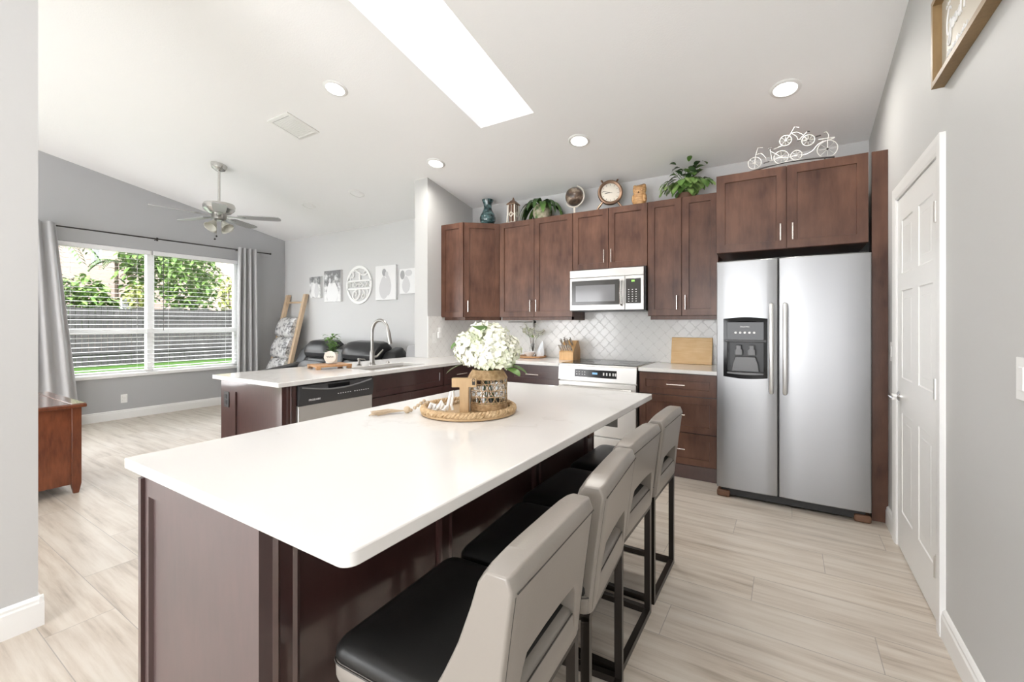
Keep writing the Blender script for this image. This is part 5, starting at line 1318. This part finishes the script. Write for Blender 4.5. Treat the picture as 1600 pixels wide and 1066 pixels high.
# ------------------------------------------------------------------ living area
fw_ = Fr((0, YB, 0), (1, 0, 0), (0, -1, 0))
def canvas(x0, x1, z0, z1, m_, label, figs=()):
    t = thing('canvas_photo', (x0 / 2 + x1 / 2, YB, (z0 + z1) / 2), label, 'canvas picture', 'black and white canvas photos on the far wall')
    q = MB(); q.fbox(fw_, x0, z0, .001, x1, z1, .038); q.build('canvas_block', 'canvas_edge', t, smooth=False)
    q = MB(); q.fbox(fw_, x0 + .002, z0 + .002, .037, x1 - .002, z1 - .002, .0395); pr = q.build('print', m_, t, smooth=False)
    for fi_, (kind, cx, cz_, rx, rz, mm) in enumerate(figs):
        q = MB(); n = 20; ring = []
        for i in range(n):
            a = 2 * PI * i / n; k = 1 - .35 * max(0, math.sin(a)) if kind == 'body' else 1
            ring.append((x0 + (x1 - x0) * cx + rx * math.cos(a) * k, z0 + (z1 - z0) * cz_ + rz * math.sin(a)))
        q.loops([[fw_.p(a, b, .0393) for a, b in ring], [fw_.p(a, b, .0402 + .0006 * fi_) for a, b in ring]]); q.build('figure_print', mm, pr, smooth=False)
canvas(-6.885, -6.585, 1.728, 2.085, 'photo_dark_corner', 'smallest canvas photo, leftmost on the far wall above the ladder', (('body', .42, .38, .07, .12, 'photo_light'), ('body', .66, .36, .06, .13, 'photo_pale'), ('head', .5, .78, .03, .038, 'photo_mid')))
canvas(-6.485, -6.06, 1.652, 2.162, 'photo_forest', 'canvas photo with dark trees, left of the round sign', (('body', .34, .32, .075, .16, 'photo_light'), ('body', .62, .30, .10, .16, 'photo_light'), ('head', .36, .68, .03, .04, 'photo_pale')))
canvas(-5.243, -4.81, 1.648, 2.156, 'photo_light', 'pale canvas photo of two people, right of the round sign', (('body', .42, .36, .10, .17, 'photo_pale'), ('body', .62, .42, .07, .15, 'photo_pale'), ('head', .44, .80, .042, .055, 'photo_mid'), ('head', .56, .74, .034, .045, 'photo_pale')))
canvas(-4.732, -4.37, 1.726, 2.082, 'photo_light', 'canvas photo partly hidden behind the partition wall', (('head', .16, .76, .045, .065, 'photo_mid'), ('head', .5, .82, .07, .045, 'photo_pale'), ('body', .36, .36, .08, .12, 'photo_pale')))
mg = thing('monogram_sign', (-5.645, YB, 1.90), 'round white cut out monogram sign on the far wall', 'wall sign')
fmn = Fr((-5.645, YB, 1.90), (1, 0, 0), (0, -1, 0))
q = MB(); rings = []
for r, c in ((.262, .006), (.262, .022), (.298, .022), (.298, .006), (.262, .006)): rings.append([fmn.p(r * math.cos(2 * PI * i / 56), r * math.sin(2 * PI * i / 56), c) for i in range(56)])
q.loops(rings, False, False); bmesh.ops.remove_doubles(q.b, verts=q.b.verts[:], dist=1e-5); q.build('ring', 'white_paint', mg)
for b in (.062, -.062): q = MB(); q.fbox(fmn, -.285, b - .012, .006, .285, b + .012, .022); q.build('name_bar', 'white_paint', mg, smooth=False)
text_mesh('THOMPSON', .112, fmn, 0, 0, .014, .007, sx=.86).build('name_lettering', 'white_paint', mg, smooth=False)
def swirl(pts, r=.013):
    P = []
    for i in range(len(pts) - 1):
        p0, p1, p2, p3 = [Vector((*pts[max(0, min(len(pts) - 1, k))], 0)) for k in (i - 1, i, i + 1, i + 2)]
        for t in (0, .25, .5, .75): P.append(.5 * ((2 * p1) + (-p0 + p2) * t + (2 * p0 - 5 * p1 + 4 * p2 - p3) * t * t + (-p0 + 3 * p1 - 3 * p2 + p3) * t ** 3))
    P.append(Vector((*pts[-1], 0)))
    q = MB(); q.tube([fmn.p(p.x, p.y, .014) for p in P], r, 6); q.build('script_stroke', 'white_paint', mg)
swirl([(-.19, .085), (-.21, .15), (-.17, .20), (-.12, .17), (-.14, .12), (-.18, .13)], .012)
swirl([(-.16, .205), (-.08, .225), (0, .19), (.08, .15), (.15, .15), (.19, .18), (.16, .21), (.12, .19)], .015)
swirl([(.03, .19), (.02, .13), (.025, .07)], .019)
swirl([(.03, -.07), (.03, -.13), (-.01, -.20), (-.08, -.23), (-.14, -.19), (-.13, -.12), (-.08, -.10), (-.05, -.14), (-.08, -.17)], .016)
swirl([(.08, -.075), (.13, -.12), (.13, -.18), (.09, -.21), (.07, -.17), (.11, -.15)], .012)
swirl([(.19, -.075), (.20, -.13), (.17, -.19)], .012); swirl([(-.10, -.075), (-.05, -.085)], .010)
swirl([(-.09, .245), (.0, .262), (.09, .25)], .009); swirl([(-.10, -.24), (0, -.262), (.10, -.245)], .009)

ld_ = thing('wooden_ladder', (-7.22, 4.2, 0), 'light wood blanket ladder leaning on the far wall in the corner', 'ladder')
def lp(z): return YB - .03 - (1.80 - z) / 1.80 * .435
for x in (-7.50, -6.98):
    q = MB(); q.hexa([(x - .032, lp(0) - .045, 0), (x + .032, lp(0) - .045, 0), (x + .032, lp(0) + .02, 0), (x - .032, lp(0) + .02, 0), (x - .032, lp(1.8) - .045, 1.80), (x + .032, lp(1.8) - .045, 1.80), (x + .032, lp(1.8) + .02, 1.80), (x - .032, lp(1.8) + .02, 1.80)]); q.build('rail', 'ladder_wood', ld_, bevel=.004)
RUNG = (.30, .66, 1.01, 1.34, 1.66)
for z in RUNG: q = MB(); q.tube([(-7.48, lp(z) - .012, z), (-7.0, lp(z) - .012, z)], .015, square=True); q.build('rung', 'ladder_wood', ld_, smooth=False)
for z, lab, hf in ((1.34, 'gray and white patterned blanket on the upper rung of the ladder', .27), (1.01, 'gray and white patterned blanket on the middle rung of the ladder', .29), (.66, 'gray and white patterned blanket on the low rung of the ladder', .30)):
    yc = lp(z) - .012; q = MB(); prof = []
    out = [(-.04, -hf), (-.10, -hf + .05), (-.115, -.12), (-.085, .0), (-.045, .05), (0, .062), (.030, .045), (.048, 0), (.055, -.12), (.045, -hf * .8)]
    inn = [(.024, -hf * .8), (.026, -.12), (.022, .0), (.0, .024), (-.022, .0), (-.026, -.12), (-.024, -hf)]
    poly = out + inn; rings = []
    for i in range(9):
        x = -7.465 + .45 * i / 8; w = .006 * math.sin(i * 1.9)
        rings.append([(x, yc + a + w * (1 if a < 0 else -.3) + b * .242, z + b + .010 * math.sin(i * 1.1)) for a, b in poly])
    q.loops(rings); tag(recenter(q.build('folded_blanket', 'blanket_cloth', sharp=60)), lab, 'blanket', 'blankets on the ladder')

so = thing('recliner_sofa', (-5.4, 4.0, 0), 'black leather reclining sofa against the far wall under the pictures', 'sofa')
def cush(name, x0, x1, prof, parent, rad=.03, m_='sofa_leather', sub=0):
    q = MB(); N = 8; rings = []
    for i in range(N + 1):
        t = i / N; e = abs(2 * t - 1) ** 6
        x = x0 + (x1 - x0) * t
        cy = sum(p[0] for p in prof) / len(prof); cz_ = sum(p[1] for p in prof) / len(prof)
        rings.append([(x, cy + (p[0] - cy) * (1 - .16 * e), cz_ + (p[1] - cz_) * (1 - .16 * e)) for p in prof])
    q.loops(rings); return q.build(name, m_, parent, sharp=60, bevel=.012)
cush('sofa_base', -6.30, -4.50, [(3.55, 0), (4.38, 0), (4.38, .34), (3.55, .34)], so)
for x0, x1 in ((-6.24, -5.62), (-5.35, -4.62)):
    cush('seat_cushion', x0, x1, [(3.42, .33), (4.05, .33), (4.05, .47), (3.9, .50), (3.5, .50), (3.42, .45)], so)
    b = cush('backrest', x0 + .01, x1 - .01, [(3.86, .46), (3.90, .62), (3.99, .80), (4.20, .82), (4.28, .60), (4.2, .46)], so)
    cush('headrest', x0 + .02, x1 - .02, [(3.955, .80), (3.93, .87), (3.97, .96), (4.06, 1.045), (4.20, 1.06), (4.30, .98), (4.31, .80)], b)
    cush('lumbar_roll', x0 + .03, x1 - .03, [(3.835, .56), (3.85, .68), (3.92, .76), (4.0, .72), (3.95, .55)], b)
cush('console', -5.61, -5.36, [(3.45, .05), (4.25, .05), (4.32, .9), (4.2, 1.0), (4.05, .93), (3.95, .62), (3.45, .60)], so)
for x0, x1 in ((-6.50, -6.25), (-4.61, -4.38)):
    cush('armrest', x0, x1, [(3.40, .05), (4.36, .05), (4.38, .85), (4.26, .98), (4.10, .92), (3.98, .70), (3.42, .62)], so)

ch_ = thing('side_chair', (-4.07, 4.05, 0), 'gray upholstered chair partly hidden behind the partition wall', 'chair')
cush('seat', -4.26, -3.86, [(3.78, .40), (4.18, .40), (4.18, .50), (3.78, .50)], ch_, m_='gray_fabric')
q = MB(); rings = []
for y, k in ((4.14, 0), (4.12, .02), (4.07, .02), (4.05, 0)):
    pass
outl = [(-.20, .50), (.20, .50), (.20, .95), (.185, .99), (.15, 1.02), (0, 1.03), (-.15, 1.02), (-.185, .99), (-.20, .95)]
q.loops([[(-4.06 + a, y + (b - .5) * .08, b) for a, b in outl] for y in (4.12, 4.19)]); q.build('backrest', 'gray_fabric', ch_, bevel=.015, seg=3)
for x in (-4.24, -3.88):
    for y in (3.80, 4.16): q = MB(); q.tube([(x, y, 0), (x, y, .41)], .016, square=True); q.build('leg', 'black_iron', ch_, smooth=False)

hc = thing('wooden_chest', (-5.14, .88, 0), 'cherry wood storage chest by the left edge of the photo', 'chest')
CX0, CX1, CY0, CY1 = -5.63, -4.625, .66, 1.108
for x in (CX0, CX1 - .055):
    for y in (CY0, CY1 - .055): q = MB(); q.loops([[(x + i, y + i, z), (x + .055 - i, y + i, z), (x + .055 - i, y + .055 - i, z), (x + i, y + .055 - i, z)] for i, z in ((.012, 0), (.0, .075), (0, .66))]); q.build('leg', 'cherry', hc, bevel=.003)
q = MB(); q.box(CX0 + .02, CY0 + .012, .075, CX1 - .008, CY0 + .035, .66); q.build('front_panel', 'cherry', hc, smooth=False)
q = MB(); q.box(CX0 + .02, CY1 - .035, .075, CX1 - .02, CY1 - .012, .66); q.build('rear_panel', 'cherry', hc, smooth=False)
for x in (CX0 + .012, CX1 - .035): q = MB(); q.box(x, CY0 + .02, .075, x + .023, CY1 - .02, .66); q.build('side_panel', 'cherry', hc, smooth=False)
q = MB(); q.box(CX0 - .03, CY0 - .03, .66, CX1 + .025, CY1 + .025, .688); lid = q.build('lid', 'cherry', hc, bevel=.006)
q = MB(); q.box(CX0 - .025, CY0 - .025, .6865, CX1 + .018, CY1 - .065, .692); q.build('lid_panel', 'chest_top', lid, bevel=.002)
q = MB(); q.box(CX0 - .025, CY1 - .058, .6865, CX1 + .018, CY1 + .02, .692); q.build('lid_border', 'chest_top', lid, bevel=.002)
